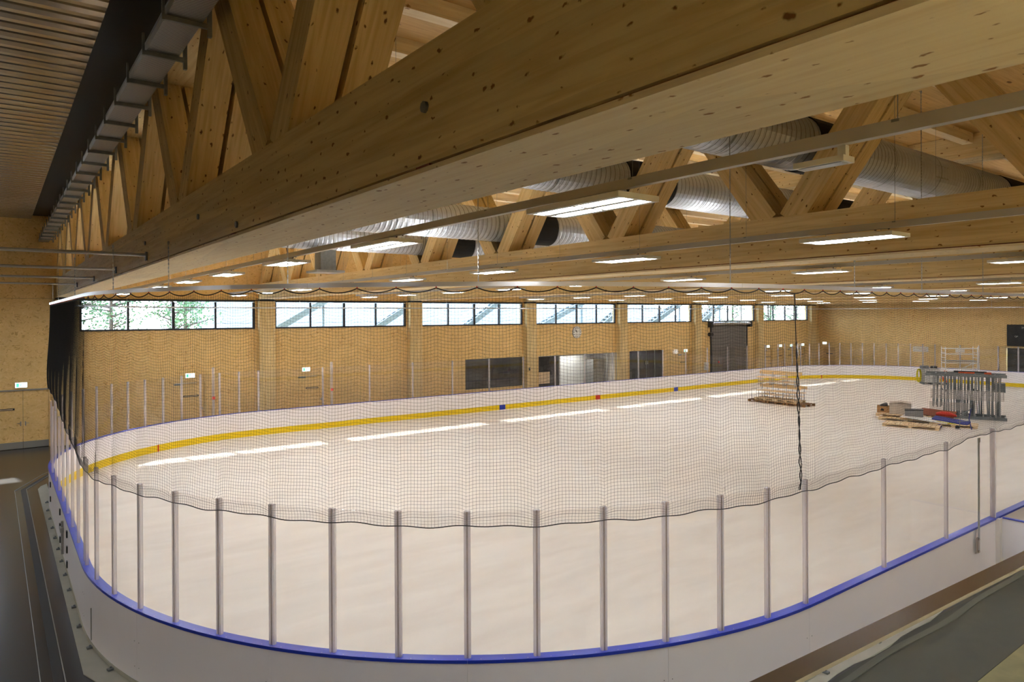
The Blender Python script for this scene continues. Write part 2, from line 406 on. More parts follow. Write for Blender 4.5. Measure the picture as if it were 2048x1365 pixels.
MB().poly([(5.5, -2.5), (30, -2.5), (30, 4.08), (5.5, 4.0)], -0.05, -0.009).build('beige_screed', M_BEIGE, floor)
# black gutter beside the left end
g = [(0.66, 11.0), (0.60, 26.4), (1.42, 28.6), (3.2, 31.5)]
def offs(p, d): return [(x+d, y+0.02) for x, y in p]
MB().poly(g + list(reversed(offs(g, 0.13))), -0.04, -0.010).build('gutter', M_GUTTER, floor)
MB().poly(offs(g, 0.135) + list(reversed(offs(g, 0.15))), -0.04, -0.002).build('gutter_edge', M_LINE, floor)
MB().poly(offs(g, -0.16) + list(reversed(offs(g, -0.15))), -0.04, -0.008).build('gutter_edge', M_LINE, floor)

# ================================================================== FAR (WINDOW) WALL
OPEN = [(6.5, 7.9, 0, 2.33), (12.3, 13.7, 0, 2.33), (22.45, 26.73, 0.9, 2.72), (28.05, 35.2, 0, 2.7), (36.43, 40.07, 0, 2.72), (41.7, 43.0, 0, 2.35), (45.6, 50.5, 0, 4.45),
        (53.05, 54.2, 0, 2.3), (54.85, 56.0, 0, 2.3), (56.55, 57.7, 0, 2.3), (58.3, 59.45, 0, 2.3)]
wallb = struct('wall_back')
def panels(x0, x1, z0, z1, holes):
    xs = sorted(set([x0, x1] + [max(x0, min(x1, h[k])) for h in holes for k in (0, 1)]))
    for a, b in zip(xs, xs[1:]):
        if b-a < 0.02: continue
        cuts = [(h[2], h[3]) for h in holes if h[0] <= (a+b)/2 <= h[1]]
        z = z0
        for c in sorted(cuts):
            if c[0] > z+0.01: MB().box(a+.002, b-.002, W, W+0.25, z, min(c[0], z1)).build('wall_panel', OSB, wallb)
            z = c[1]
        if z < z1: MB().box(a+.002, b-.002, W, W+0.25, z, z1).build('wall_panel', OSB, wallb)
# bay left of the first truss
MB().box(XL, -5.4, W, W+.25, 2.4, ROOF+.4).build('wall_panel', OSB, wallb)
MB().box(-5.4, -0.35, W, W+.25, 2.4, 4.75).build('wall_panel', OSB, wallb)
MB().box(-5.4, -0.35, W, W+.25, 6.15, ROOF+.4).build('wall_panel', OSB, wallb)
MB().box(-0.35, 2.9, W, W+.25, 2.4, 6.145).build('wall_panel', OSB, wallb)
MB().box(-0.35, 2.9, W-.004, W+.25, 6.155, ROOF+.4).build('wall_panel', OSB, wallb)
MB().box(XL, -0.9, W, W+.25, -.02, 2.4).build('wall_panel', OSB, wallb)
MB().box(1.76, 2.9, W, W+.25, -.02, 2.4).build('wall_panel', OSB, wallb)
WIN = []
for k in range(7):
    a, b = 2.87+BP*k, 10.18+BP*k
    a2 = a-0.94 if k else 2.9
    b2 = b
    WIN.append((a, b))
    hs = [h for h in OPEN if h[0] < b+0.3 and h[1] > a-0.9]
    if k == 0: panels(2.9, b, -.02, 4.75, hs)
    else: panels(a-0.94, b, -.02, 4.75, hs)
    panels(b, b+0.96, 4.75, ROOF+.4, [])
    panels(a if k else 2.9, b, 6.13, ROOF+.4, [])
panels(60.75, XR, -.02, 4.75, []); panels(60.765, XR, 4.75, ROOF+.4, [])
panels(59.82, 60.75, -.02, 4.75, [])

for h in ((-.95, 1.8, 0, 2.45), (6.5, 7.9, 0, 2.4), (12.3, 13.7, 0, 2.4), (41.7, 43.0, 0, 2.4), (45.55, 50.55, 0, 4.5), (53.0, 59.5, 0, 2.35)):
    MB().box(h[0]-.1, h[1]+.1, W+.255, W+.32, -.02, h[3]+.1).build('door_light_block', M_NICHE, wallb)  # dark sheets added behind doors and gate to block leaking daylight
def window(name, a, b, z0, z1, nm=4):
    w = struct(name, ((a+b)/2, W, z0)); ox = (a+b)/2
    fr = MB(); t = 0.075
    fr.box(a-ox, b-ox, -0.06, 0.05, 0, t).box(a-ox, b-ox, -0.06, 0.05, z1-z0-t*.8, z1-z0)
    fr.box(a-ox, a-ox+t, -0.06, 0.05, t, z1-z0-t).box(b-ox-t*1.6, b-ox, -0.06, 0.05, t, z1-z0-t)
    fr.build('window_frame', M_FRAME, w)
    for i in range(1, nm):
        x = a-ox+(b-a)*i/nm; ww = 0.06 if i == 2 else 0.045
        MB().box(x-ww, x+ww, -0.05, 0.05, t, z1-z0-t).build('mullion', M_FRAME, w)
    for i in range(nm):
        x = a-ox+(b-a)*i/nm
        MB().box(x+0.03, x+(b-a)/nm-0.03, 0.0, 0.006, t*.6, z1-z0-t*.6).build('pane', M_GLASS, w)
for i, (a, b) in enumerate(WIN): window('window_%d' % (i+1), a, b, 4.75, 6.13)
window('window_8', -5.4, -0.35, 4.75, 6.15)
# sheet added behind the panel joint to block leaking daylight
MB().box(-.35, 2.9, W+.251, W+.3, 5.9, 6.4).build('wall_light_block', M_NICHE, wallb)
# dark lintel line above windows and column heads
MB().box(2.0, XR-0.6, W-0.05, W+0.02, 6.125, 6.165).build('trim_1', M_FRAME)['kind'] = 'structure'
# columns
for k in range(8):
    x = BX+BP*k
    lab = ('timber wall column at the left of the first window' if k == 0 else 'timber wall column between the %s and %s window' % (ORD[k-1], ORD[k]) if k < 7 else 'timber wall column right of the last window')
    c = thing('timber_column', lab, 'column', (x, W, 0), 0, 'timber wall columns')
    o = MB().box(0, 6.10, 0, BWD, 0, 0.36).build('column_shaft', GLU, c)
    o.matrix_local = Matrix(((0,1,0,0),(0,0,-1,0),(1,0,0,0),(0,0,0,1))) if False else Matrix(((0,1,0,0),(0,0,-1,0),(-1,0,0,0),(0,0,0,1))) @ Matrix.Translation((-6.10, 0, 0))
    MB().box(0.03, BWD-0.03, -0.33, -0.02, 6.10, 6.20).build('bearing_block', M_BLKP, c)

# ================================================================== OTHER WALLS, ROOF
wr = struct('wall_right')
for i in range(8):
    y0 = YN+(W-YN)*i/8; y1 = YN+(W-YN)*(i+1)/8
    for z0, z1 in ((-.02, 2.72), (2.73, 6.15), (6.16, ROOF+.4)):
        if z0 < 0 and i in (4,):
            MB().box(XR, XR+.25, 19.75, y1-.004, z0, z1).build('wall_panel', OSB, wr)   # opening below the scoreboard
        elif z0 < 0 and i == 3: pass
        else: MB().box(XR, XR+.25, y0+.004, y1-.004, z0, z1).build('wall_panel', OSB, wr)
MB().box(XR+.0005, XR+.32, W-.0035, W+.35, -.02, ROOF+.4).box(XR+.251, XR+.3, YN, W-.01, 2.71, ROOF+.4).box(XR+.251, XR+.3, 20.3, W-.01, -.02, 2.71).build('wall_light_block', M_NICHE, wr)  # slabs added behind the end wall to block daylight at joints and corner
MB().box(XR+1.5, XR+1.6, 11, 21, -.02, 2.8).build('recess_back', M_NICHE, wr)
MB().box(XR, XR+1.5, 20.2, 20.3, -.02, 2.72).build('recess_side', M_NICHE, wr)
wn_ = struct('wall_near'); MB().box(XL, XR, YN-.25, YN, -.02, ROOF+.4).build('wall_panel', OSB, wn_)
wl_ = struct('wall_left'); MB().box(XL-.25, XL, YN, W, -.02, ROOF+.4).build('wall_panel', OSB, wl_)
ceil = struct('ceiling')
nb = 20
for i in range(nb):
    y0 = YN+(W-YN)*i/nb; y1 = YN+(W-YN)*(i+1)/nb
    o = MB().box(0, XR-1.25, 0, y1-y0-0.006, 0, 0.1).build('roof_board', DECK, ceil); o.location = (1.25, y0, ROOF)
MB().box(XL-.3, XR+.3, YN-.3, W+.3, ROOF+.12, ROOF+.5).build('roof_slab', M_NICHE, ceil)
# joists between the trusses
me = None
for k in range(8):
    xa = BX+BP*k+BWD; xb = BX+BP*(k+1) if k < 7 else XR
    for j in range(24):
        y = 0.9+1.45*j
        if y > W-0.3: continue
        key = (round(xb-xa, 2))
        if me is None or me[0] != key:
            o = MB().box(0, xb-xa, -0.11, 0.11, 0, 0.24).build('joist', JOIST, ceil); me = (key, o.data)
        else:
            o = bpy.data.objects.new('joist', me[1]); COL.objects.link(o); o.parent = ceil
        o.location = (xa, y, ROOF-0.24)
# metal corrugated ceiling over the left bay
mb = MB(); yy = YN; i = 0; prof = []
while yy < W-0.01:
    prof += [(yy, 9.44), (yy+0.16, 9.432), (yy+0.30, 9.44), (yy+0.32, 9.475), (yy+0.36, 9.475)]; yy += 0.38
prof.append((W, 9.44))
for xa, xb in ((XL, 0.05), (0.06, 1.2)):
    i0 = len(mb.v)
    for y, z in prof: mb.v += [(xa, y, z), (xb, y, z)]
    for q in range(len(prof)-1): mb.f.append((i0+2*q, i0+2*q+1, i0+2*q+3, i0+2*q+2))
o = mb.build('corrugated_sheet', M_CORR, ceil)
MB().box(XL, 1.2, YN, W, 9.50, ROOF+.12).build('ceiling_backing', M_NICHE, ceil)
MB().box(1.2, BX+.2, YN, W, 9.58, 9.61).build('shadow_gap', M_GUTTER, ceil)

# ================================================================== TRUSSES
def truss(k):
    x = BX+BP*k; xc = x+BWD/2
    nm = ['nearest','second','third','fourth','fifth','sixth','seventh','farthest'][k]
    lab = {0: 'huge knotty glulam truss crossing overhead, nearest of all', 7: 'farthest glulam truss, just before the end wall'}.get(k, '%s glulam truss from the viewer, spanning over the rink' % nm)
    t = thing('roof_truss', lab, 'truss', (x, 0, 0), 0, 'glulam roof trusses')
    off = (x, 0, 0); ya, yb = YN+.02, W-0.001
    timber('bottom_chord', (xc, ya, (ZS+.045+ZT)/2), (xc, yb, (ZS+.045+ZT)/2), BWD, ZT-ZS-.045, GLU, t, off)
    timber('bottom_plate', (xc, ya, ZS+.015), (xc, yb, ZS+.015), BWD, .03, GLUK, t, off)
    g = MB(); g.box(0.03, BWD-.03, ya, yb, ZS+.03, ZS+.045)
    for q in range(9): g.box(0.004, BWD-.004, ya+2+4.1*q, ya+2.16+4.1*q, ZS+.031, ZS+.0445)
    g.build('groove_filler', M_BROWN, t)
    for z in (9.05,): timber('top_chord', (xc, ya, 9.33), (xc, yb, 9.33), BWD, .56, GLU, t, off)
    n0, n1 = (-1, 8) if k == 0 else (-1, 8)
    lw = 0.345
    for n in range(n0, n1):
        y = 6.495+3.99*n
        for sg in (1, -1):
            for lx in (x+0.012+lw/2, x+BWD-.012-lw/2):
                a = Vector((lx, y+sg*0.255-sg*.05, ZT-.07)); b = Vector((lx, y+sg*(0.255+2.2/1.375), ZT+2.2))
                if min(a.y, b.y) < YN+.1 or max(a.y, b.y) > W-.05:
                    # clip to the hall
                    lim = W-.1 if b.y > a.y else YN+.15
                    if (a.y > lim) == (b.y > a.y): continue
                    f = (lim-a.y)/(b.y-a.y); b = a+(b-a)*min(1, f)
                    if (b-a).length < 0.4: continue
                timber('diagonal', a, b, lw, 0.415, GLUD, t, off, up=(0, -sg, 0.3))
    if k == 0:   # bolt heads on the near face
        for (yy, zz) in ((3.55, 6.58), (9.2, 6.60), (13.0, 6.6), (7.5, 6.32)):
            MB().disc((-0.02, yy, zz), (1, 0, 0), 0.035, 0.03, 8).build('bolt', M_GALVD, t)
    return t
for k in range(8): truss(k)

# cable tray beside the nearest truss
t = thing('cable_tray', 'perforated galvanised cable tray running along the nearest truss', 'cable tray', (1.44, YN, 8.5))
LT = W-YN-.02
MB().box(0, 0.35, 0, LT, 0, 0.006).build('tray_floor', M_PERF, t)
MB().box(0, 0.005, 0, LT, 0.006, 0.09).box(-.012, 0.012, 0, LT, 0.09, .096).build('side_wall', M_GALV, t)
MB().box(0.345, 0.35, 0, LT, 0.006, 0.09).box(.338, 0.362, 0, LT, 0.09, .096).build('side_wall', M_GALV, t)
cb = MB()
for q in range(7): cb.tube([(0.06+.035*q, 0.0, .03+.012*(q % 3)), (0.06+.035*q, LT, .03+.012*(q % 2))], .013, 6)
cb.build('cable_bundle', M_BLKP, t)['kind'] = 'stuff'
me1 = None
for q in range(30):
    y = 0.9+1.2*q
    if me1 is None:
        o = MB().box(-.03, 0.40, -.02, .02, -.055, -.003).box(0.40, 0.44, -.025, .025, -.14, .22).box(-.045, -.02, -.02, .02, -.06, .2).build('tray_bracket', M_GALVD, t); me1 = o.data
    else:
        o = bpy.data.objects.new('tray_bracket', me1); COL.objects.link(o); o.parent = t
    o.location = (0, y, 0)

# ================================================================== SPIRAL DUCTS
def duct(y, z, r, label, xa, xb, y_node=None):
    t = thing('ventilation_duct', label, 'duct', (0, y, z), 0, 'spiral ventilation ducts')
    segs = []
    cuts = [xa]
    for k in range(1, 8):
        bx = BX+BP*k
        if xa < bx < xb: segs.append((cuts[-1], bx+0.35)); cuts.append(bx+1.75)
    segs.append((cuts[-1], xb))
    MB().tube([(xa, 0, 0), (xa+.05, 0, 0)], r+.03, 28, cap=False).build('end_flange', M_GALV, t)
    for a, b in segs:
        mb = MB(); step = 0.13; pts = []; rs = []
        nn = int((b-a)/step)
        for q in range(nn):
            x = a+(b-a)*q/nn
            pts += [(x, 0, 0), (x+.035, 0, 0), (x+.05, 0, 0)]; rs += [r, r+.001, r+.010] if False else [r+.009, r, r]
        pts.append((b, 0, 0)); rs.append(r)
        P_ = []; i0 = len(mb.v); N_ = 28
        for p, rr in zip(pts, rs):
            for j in range(N_):
                th = 2*PI*j/N_; mb.v.append((p[0], rr*math.cos(th), rr*math.sin(th)))
        for k2 in range(len(pts)-1):
            for j in range(N_):
                A = i0+k2*N_+j; B = i0+k2*N_+(j+1) % N_
                mb.f.append((A, A+N_, B+N_, B))
        mb.build('duct_section', M_DUCT, t, smooth=False)
        x = a+1.1
        while x < b-0.2:
            rg = MB(); rg.tube([(x, 0, 0), (x+.03, 0, 0)], r+.022, 28, cap=False); rg.build('joint_ring', M_GALVD, t); x += 1.9
    for (a, b), (c, d) in zip(segs, segs[1:]):
        s = MB().tube([(b-.03, 0, 0), (c+.03, 0, 0)], r+.02, 28).build('fire_sleeve', M_SLEEVE, t)
    return t
dC = duct(6.35, 8.17, 0.44, 'grey spiral duct nearest the viewer, high between the trusses', 7.35, XR-.5)
dB = duct(10.5, 8.25, 0.44, 'second spiral duct from the viewer, passing through truss openings', 7.6, XR-.5)
dD = duct(14.5, 7.68, 0.42, 'third spiral duct from the viewer, low above the second truss chord', 5.2, XR-.5)
dE = duct(18.5, 7.62, 0.42, 'farthest spiral duct, above the hanging grey air outlet', 5.3, XR-.5)
MB().box(14.9, 15.45, -0.43, -.405, -0.13, 0.12).build('access_cover', M_GALV, dC)
t = thing('air_outlet', 'grey perforated box outlet with flat plate hanging from a duct', 'air outlet', (7.35, 18.5, 6.62))
MB().box(-0.22, 0.22, -0.22, 0.22, 0.0, 0.57).build('outlet_box', M_GALVD, t)
MB().box(-0.40, 0.40, -0.40, 0.40, -0.06, 0.0).build('outlet_plate', M_GALV, t)

# ================================================================== LIGHTS
def lamp_proto(name, label, lit=True):
    t = thing(name, label, 'lamp')
    hs = MB().box(-.23, .23, -.57, .57, 0.012, 0.05).box(-.23, -.205, -.57, .57, .0035, .012).box(.205, .23, -.57, .57, .0035, .012).box(-.205, .205, -.57, -.545, .0035, .012).box(-.205, .205, .545, .57, .0035, .012)
    hs.box(-.035, .035, -.545, .545, .0035, .012).box(-.205, .205, -.02, .02, .0035, .012).box(.175, .205, -.545, .545, .0035, .012).box(-.205, -.175, -.545, .545, .0035, .012)
    hs.build('housing', M_WHITE, t)
    MB().box(-.06, .06, -.3, .3, .05, .085).build('gear_box', M_WHITE, t)
    dm = MB()
    for sx_ in (-1, 1):
        for sy_ in (-1, 1): dm.box(min(sx_*.058, sx_*.160), max(sx_*.058, sx_*.160), min(sy_*.035, sy_*.49), max(sy_*.035, sy_*.49), 0.003, .011)
    dm.build('diffuser', M_LAMP if lit else M_GALV, t)
    ht = .105
    MB().tube([(0, .34, .085), (0, .34, ht)], .006, 4).tube([(0, -.34, .085), (0, -.34, ht)], .006, 4).build('hanger', M_GALV, t)
    MB().tube([(.03, -.25, .085), (.05, -.28, .15), (.04, -.38, .16), (.03, -.42, .10)], .012, 5).build('cable', M_BLKP, t)
    return t
proto = None
ROWX = [4.03, 8.43, 14.55, 24.9, 31.4, 39.7, 47.9, 56.0]
ROWN = ['first','second','third','fourth','fifth','sixth','seventh','last']
LY0 = 4.3; LDY = 3.82
TZ = 6.36
for r_, X in enumerate(ROWX):
    tr = thing('light_trunking', 'grey light trunking rail of the %s lamp row' % ROWN[r_], 'light rail', (X, 0, TZ), 0, 'light trunking rails')
    MB().box(-.03, .03, -1.0, 32.6, 0, .06).box(-.03, -.024, -1.0, 32.6, .06, .078).box(.024, .03, -1.0, 32.6, .06, .078).build('rail', M_TRUNK, tr)
    MB().box(-.022, .022, (15.0, 11.0)[r_] if r_ < 2 else 9.0, 32.0, .0605, .062).build('added_uplight_strip', M_UPFILL, tr)  # added strip hidden on top of the rail, brightens trusses and roof
    wm = None
    for q in range(17):
        y = -0.2+2.0*q
        if wm is None:
            o = MB().tube([(0, 0, .06), (0, 0, 2.95)], .0025, 4).box(-.035, .035, -.02, .02, .06, .075).build('suspension_wire', M_GALVD, tr); wm = o.data
        else:
            o = bpy.data.objects.new('suspension_wire', wm); COL.objects.link(o); o.parent = tr
        o.location = (0, y, 0)
    for q in range(8):
        y = LY0+LDY*q
        lab = 'twin-strip white lamp, %s from the viewer in the %s hanging row' % (ORD[q], ROWN[r_])
        if proto is None: o = proto = lamp_proto('ceiling_lamp', lab)
        else: o = copy_tree(proto); o['label'] = lab
        o.location = (X, y, TZ-0.105); o['group'] = 'twin-strip lamps over the rink'
# unlit luminaire nearer the camera in the first row
t = thing('spare_lamp', 'unlit white louvre lamp nearest the viewer on the first rail', 'lamp', (4.06, 2.25, TZ-.10))
MB().box(-.065, .065, -.16, .16, 0, .035).build('housing', M_WHITE, t)
MB().box(-.045, .045, -.135, .135, -.004, -.0005).build('louvre', M_GALV, t)
MB().box(-.02, .02, -.15, -.10, .035, .10).build('mount', M_WHITE, t)
for q in range(7):  # unseen fill lamps added to brighten the left bay and nearest truss
    o = copy_tree(proto); o['label'] = 'added twin-strip fill lamp over the left bay, %s from the viewer' % ORD[q]; o['group'] = 'added fill lamps over the left bay'; o.location = (-3.6, 3.0+4.4*q, 6.3)
for q in range(10):  # unseen fill lamps added behind the camera to brighten the near boards
    o = copy_tree(proto); o['label'] = 'added twin-strip fill lamp over the near gallery, %s from the left' % ORD[q]; o['group'] = 'added fill lamps over the gallery'; o.location = (-3.2+2.4*q, -1.5, 5.9)
# rods run across the left bay
for q, (y, z) in enumerate(((12.85, 6.39), (16.5, 6.36), (20.5, 6.36), (25.1, 6.38))):
    t = thing('support_rod', '%s slim steel rod from the viewer, crossing the left bay to the nearest truss' % ORD[q], 'rod', (BX, y, z), 0, 'slim rods across the left bay')
    MB().tube([(-10.9, 0, 0), (-.01, 0, 0)], .028, 8).build('rod', M_TRUNK, t)
    MB().box(-.03, -.002, -.05, .05, -.09, .05).build('end_plate', M_GALVD, t)

# ================================================================== RINK BARRIER
rink = thing('rink_barrier', 'white rink barrier with blue cap, yellow kick strip and clear panes around the floor', 'rink boards')
posts = [0.145+0.8665*k for k in range(16)] + [15.54, 17.99, 20.4]
s0 = ARC; near_end = ARC+LX
s = 22.85
while s < near_end-1.0: posts.append(s); s += 2.45
base = near_end
posts += [base+0.2+0.8665*k for k in range(16)]
b2 = base+ARC
posts += [b2+1.5+1.25*k for k in range(6)]
b3 = b2+LY
posts += [b3+0.2+0.8665*k for k in range(16)]
b4 = b3+ARC; s = b4+1.6
while s < b4+LX-0.9: posts.append(s); s += 2.42
b5 = b4+LX
posts += [b5+0.25+0.8665*k for k in range(15)]
b6 = b5+ARC
posts += [b6+0.6+1.23*k for k in range(8)]
posts = sorted(posts)
def post_mesh():
    h = GH-RH
    a = MB().box(-.042, .042, -.022, .022, 0, h)
    a.box(-.030, -.012, .022, .030, 0, h).box(.012, .030, .022, .030, 0, h)
    return a
pm = None; cm = None
for i, s in enumerate(posts):
    x, y, nrm = rp(s)
    if abs(s-20.4) < .01: continue
    if pm is None:
        o = post_mesh().build('glass_post', M_POST, rink); pm = o.data
        c = MB().box(-.011, .011, .0225, .0265, 0, GH-RH).build('post_channel', M_POSTC, o); cm = c.data
    else:
        o = bpy.data.objects.new('glass_post', pm); COL.objects.link(o); o.parent = rink
        c = bpy.data.objects.new('post_channel', cm); COL.objects.link(c); c.parent = o
    o.location = (x, y, RH); o.rotation_euler = (0, 0, math.atan2(nrm[1], nrm[0])-PI/2)
for i, s in enumerate(posts):
    e = posts[(i+1) % len(posts)]
    if e < s: e += LOOP
    ribbon(MB(), s+.03, e-.03, -.006, .006, RH, GH-.01, 0.25).build('glass_pane', M_PLEXI, rink)
# boards: one panel every third post, cap pieces likewise
cuts = posts[::3]
screw = MB()
for i, s in enumerate(cuts):
    e = cuts[(i+1) % len(cuts)]
    if e < s: e += LOOP
    ribbon(MB(), s+.002, e-.002, -.05, .06, 0.02, RH-.018, 0.3).build('board_panel', M_BOARD, rink)
    ribbon(MB(), s+.002, e-.002, -.062, -.0502, 0.0, 0.27, 0.3).build('kick_strip', M_YEL, rink)
    cp = MB(); ribbon(cp, s+.001, e-.001, -.065, .075, RH-.016, RH+.002, 0.3); ribbon(cp, s+.001, e-.001, .062, .075, RH-.04, RH-.016, 0.3)
    cp.build('cap_rail', M_BLUE, rink)
    if s < 26:
        for ds in (-.06, .06):
            for z in (.25, .62):
                x, y, nn = rp(s+ds, .06); screw.disc((x, y, z), (nn[0], nn[1], 0), .008, .003, 6)
for k in range(90):
    x, y, nn = rp(-9+.29*k, .045); screw.disc((x, y, RH+.001), (0, 0, 1), .006, .003, 6)
o = screw.build('screw_heads', M_GALV, rink); o['kind'] = 'stuff'
def mark(sa, sb, m, nm):
    ribbon(MB(), sa, sb, -.066, -.0625, 0.0, 0.275, 0.3).build(nm, m, rink)
sf = lambda x: b4+(R1X-RR-x)
mark(sf(23.25), sf(22.83), M_BLUE, 'blue_line_mark'); mark(sf(38.2), sf(37.78), M_BLUE, 'blue_line_mark'); mark(sf(30.7), sf(30.3), M_RED, 'centre_line_mark')
mark(b5+4.85, b5+4.92, M_RED, 'goal_line_mark'); mark(b4-4.7, b4-4.62, M_RED, 'goal_line_mark')
# hinges on the left end gates, strap and foot anchors
for (y, zs) in ((22.6, (.81, .42)), (19.13, (.85, .51, .21)), (17.18, (.82, .5, .19))):
    for z in zs: MB().box(R0X-.085, R0X-.06, y-.05, y+.05, z-.07, z+.07).build('gate_hinge', M_BLKP, rink)
MB().box(R0X-.11, R0X-.062, 18.2, 18.26, .12, .85).box(R0X-.13, R0X-.062, 18.12, 18.34, .62, .72).build('gate_latch', M_GALV, rink)
MB().box(R0X-.075, R0X-.06, 12.62, 12.64, .3, .8).build('gate_edge', M_LINE, rink)
ribbon(MB(), -9, 13.3, .0605, .075, 0.0, .05, .3).build('base_profile', M_APRON, rink)
am = None
for k in range(24):
    x, y, nn = rp(-10+1.0*k if k < 20 else 13.5+1.6*(k-20), .12)
    if am is None:
        o = MB().box(-.035, .035, -.055, .03, 0, .03).tube([(0, -.015, .03), (0, -.015, .055)], .014, 6).build('foot_anchor', M_GALVD, rink); am = o.data
    else:
        o = bpy.data.objects.new('foot_anchor', am); COL.objects.link(o); o.parent = rink
    o.location = (x, y, -.004); o.rotation_euler = (0, 0, math.atan2(nn[1], nn[0])-PI/2)
# tall gate posts with red buttons on the far side
for px_ in (7.6, 13.0, 43.0):
    if px_ < 40: MB().box(px_-.05, px_+.05, R1Y+.1, R1Y+.2, 0, 3.14).build('gate_post', M_POST, rink)
    MB().box(px_-.06, px_+.06, R1Y+.06, R1Y+.1, 1.75, 1.87).build('red_button', M_RED, rink)

# galvanised flat post outside the near glass
t = thing('steel_stanchion', 'galvanised flat steel post bolted outside the near glass with latch', 'post', (15.58, 5.46, .62))
MB().box(-.025, .045, -.012, .0, 0, 2.25).box(-.035, .055, -.02, .0, 2.17, 2.26).build('flat_bar', M_GALV, t)
MB().box(-.10, -.04, -.03, 0, 0, .30).tube([(-.07, -.03, .03), (-.07, -.05, .03)], .02, 8).tube([(-.07, -.03, .27), (-.07, -.05, .27)], .02, 8).build('latch', M_STAIN, t)
t = thing('padded_post', 'white padded post at the corner of the bench opening', 'post', (16.66, 5.56, 0))
MB().tube([(0, 0, RH), (0, 0, RH+1.0), (0, 0, 2.95)], .045, 12).build('pad', thin_glass('padded sleeve', (1,1,1,1), .03, .3, .6, srgb(250, 248, 250)), t, smooth=True)
MB().box(-.075, -.065, -.05, .04, RH, 2.95).build('post_edge', M_POSTC, t)
MB().box(-.03, .10, -.12, -.03, .1, RH-.02).build('lower_pad', M_LIGHTW, t)
MB().box(-.03, .10, -.19, -.125, .08, .14).build('yellow_cap', M_YEL, t)
t = thing('bench_partition', 'white side board with blue cap standing out from the rink barrier', 'partition', (16.8, 3.9, 0))
MB().box(0, .05, 0, 1.56, .14, RH-.02).build('panel', M_BOARD, t)
MB().box(-.02, .07, 0, 1.54, RH-.02, RH).build('cap', M_BLUE, t)
MB().box(-.006, .0, 0, 1.56, .10, .14).build('kick_strip', M_YEL, t)
for y in (.25, 1.35): MB().box(.01, .04, y, y+.03, -.01, .14).build('leg', M_GALVD, t)

# ================================================================== NET RAIL AND NET
ZR = 5.75
nr = thing('net_rail', 'aluminium rail loop hung on chains above the rink edge', 'net rail')
segn = 0; s = -ARC*0
cutr = [LOOP*k/26 for k in range(27)]
for a, b in zip(cutr, cutr[1:]): ribbon(MB(), a+.003, b-.003, -.02, .02, ZR-.028, ZR+.028, 0.3).build('rail_section', M_ALU, nr)
def chain(mb, x, y, z0, z1):
    z = z0; k = 0
    while z < z1:
        if k % 2: mb.box(x-.007, x+.007, y-.002, y+.002, z, z+.034)
        else: mb.box(x-.002, x+.002, y-.007, y+.007, z, z+.034)
        z += .028; k += 1
for s, top in ((-6.2, 6.6), (-1.8, 6.5), (1.9, 6.45), (3.5, 6.4), (5.6, 9.35), (8.1, 9.35), (11.6, 9.35), (14.6, 6.2), (17.0, 9.35), (19.8, 9.35), (22.6, 9.35), (27, 9.35)):
    x, y, nn = rp(s); mb = MB(); chain(mb, x, y, ZR+.03, top); mb.tube([(x, y, ZR-.04), (x, y, ZR+.06)], .008, 5); mb.box(x-.012, x+.012, y-.012, y+.012, top-.02, top+.02)
    mb.build('chain', M_GALV, nr)
s = ARC+LX+3
while s < LOOP-3:
    x, y, nn = rp(s); MB().tube([(x, y, ZR), (x, y, 6.3)], .006, 4).build('hanger', M_ALU, nr); s += 8

net = thing('safety_net', 'black knotted safety net draped from the rail over the near glass', 'net')
SA, SB, CELL = -9.4, 24.0, 0.0425
HEM = [(-9.4, 3.38), (-8, 3.36), (-6, 3.30), (-4, 3.08), (-2, 2.92), (-.6, 2.80), (0, 2.77), (1.2, 2.76), (2.4, 2.79), (4, 2.78), (6, 2.76), (8, 2.74), (10.5, 2.75), (12.4, 2.75), (13.09, 2.77), (15.6, 2.80), (17.99, 2.80), (19.2, 2.91), (20.4, 2.87), (22, 2.87), (26, 2.87)]
def hem(s):
    for (a, za), (b, zb) in zip(HEM, HEM[1:]):
        if s <= b:
            f = (s-a)/(b-a); return za+(zb-za)*f + .012*math.sin(s*4.1)+.010*math.sin(s*9.7+1)
    return 2.87
pn = [p for p in posts if p < 26] + [p-LOOP for p in posts if p > LOOP-14]
hook = lambda s: 0.505 if s > 0 else 0.25
NR = 70
NC = int((SB-SA)/CELL)
import bisect
pn.sort()
def net_pt(s, t):
    hk = hook(s); u = (s/hk) % 1.0
    zt = ZR-.045-.055*(hk/.505)*4*u*(1-u)
    zb = hem(s)
    # distance to the closest post
    j = bisect.bisect(pn, s); d = min([abs(s-pn[q]) for q in (j-1, j) if 0 <= q < len(pn)] or [9])
    gap = .43 if s < 13.3 else 1.2
    z = zt+(zb-zt)*t
    # rows: the scallops of the head rope die out downwards, cusps over the posts grow
    z -= (.055*(hk/.505)*4*u*(1-u))*(-(1-t)*0 + t*-1.0)*0
    g = max(0.0, min(1.0, (4.7-z)/1.7)) if z > 2.93 else max(0.0, (z-zb)/max(.01, 2.93-zb))
    z -= .075*math.exp(-d/.14)*g
    f = min(1.0, d/gap)
    out = .035 + .05*math.sin(PI*min(1, f)/2)*g + (.03*math.sin(s*1.9+t*3)*t*(1-t)*4 if s > 0 else 0)
    if z < GH: out = max(out, .06)
    if s < 0: out += .18*t*t*(1-t)*2.2*min(1, -s/4) + 0
    x, y, nn = rp(s, out*(0.25+.75*t) if z > 3.2 else out)
    ds = 0.012*math.exp(-d/.1)*g
    return (x, y, z), nn
SS = []; s = SA
while s < SB: SS.append(s); s += CELL*(.5+.5*max(0.0, min(1.0, (s+4.5)/6.0)))
NC = len(SS)-1
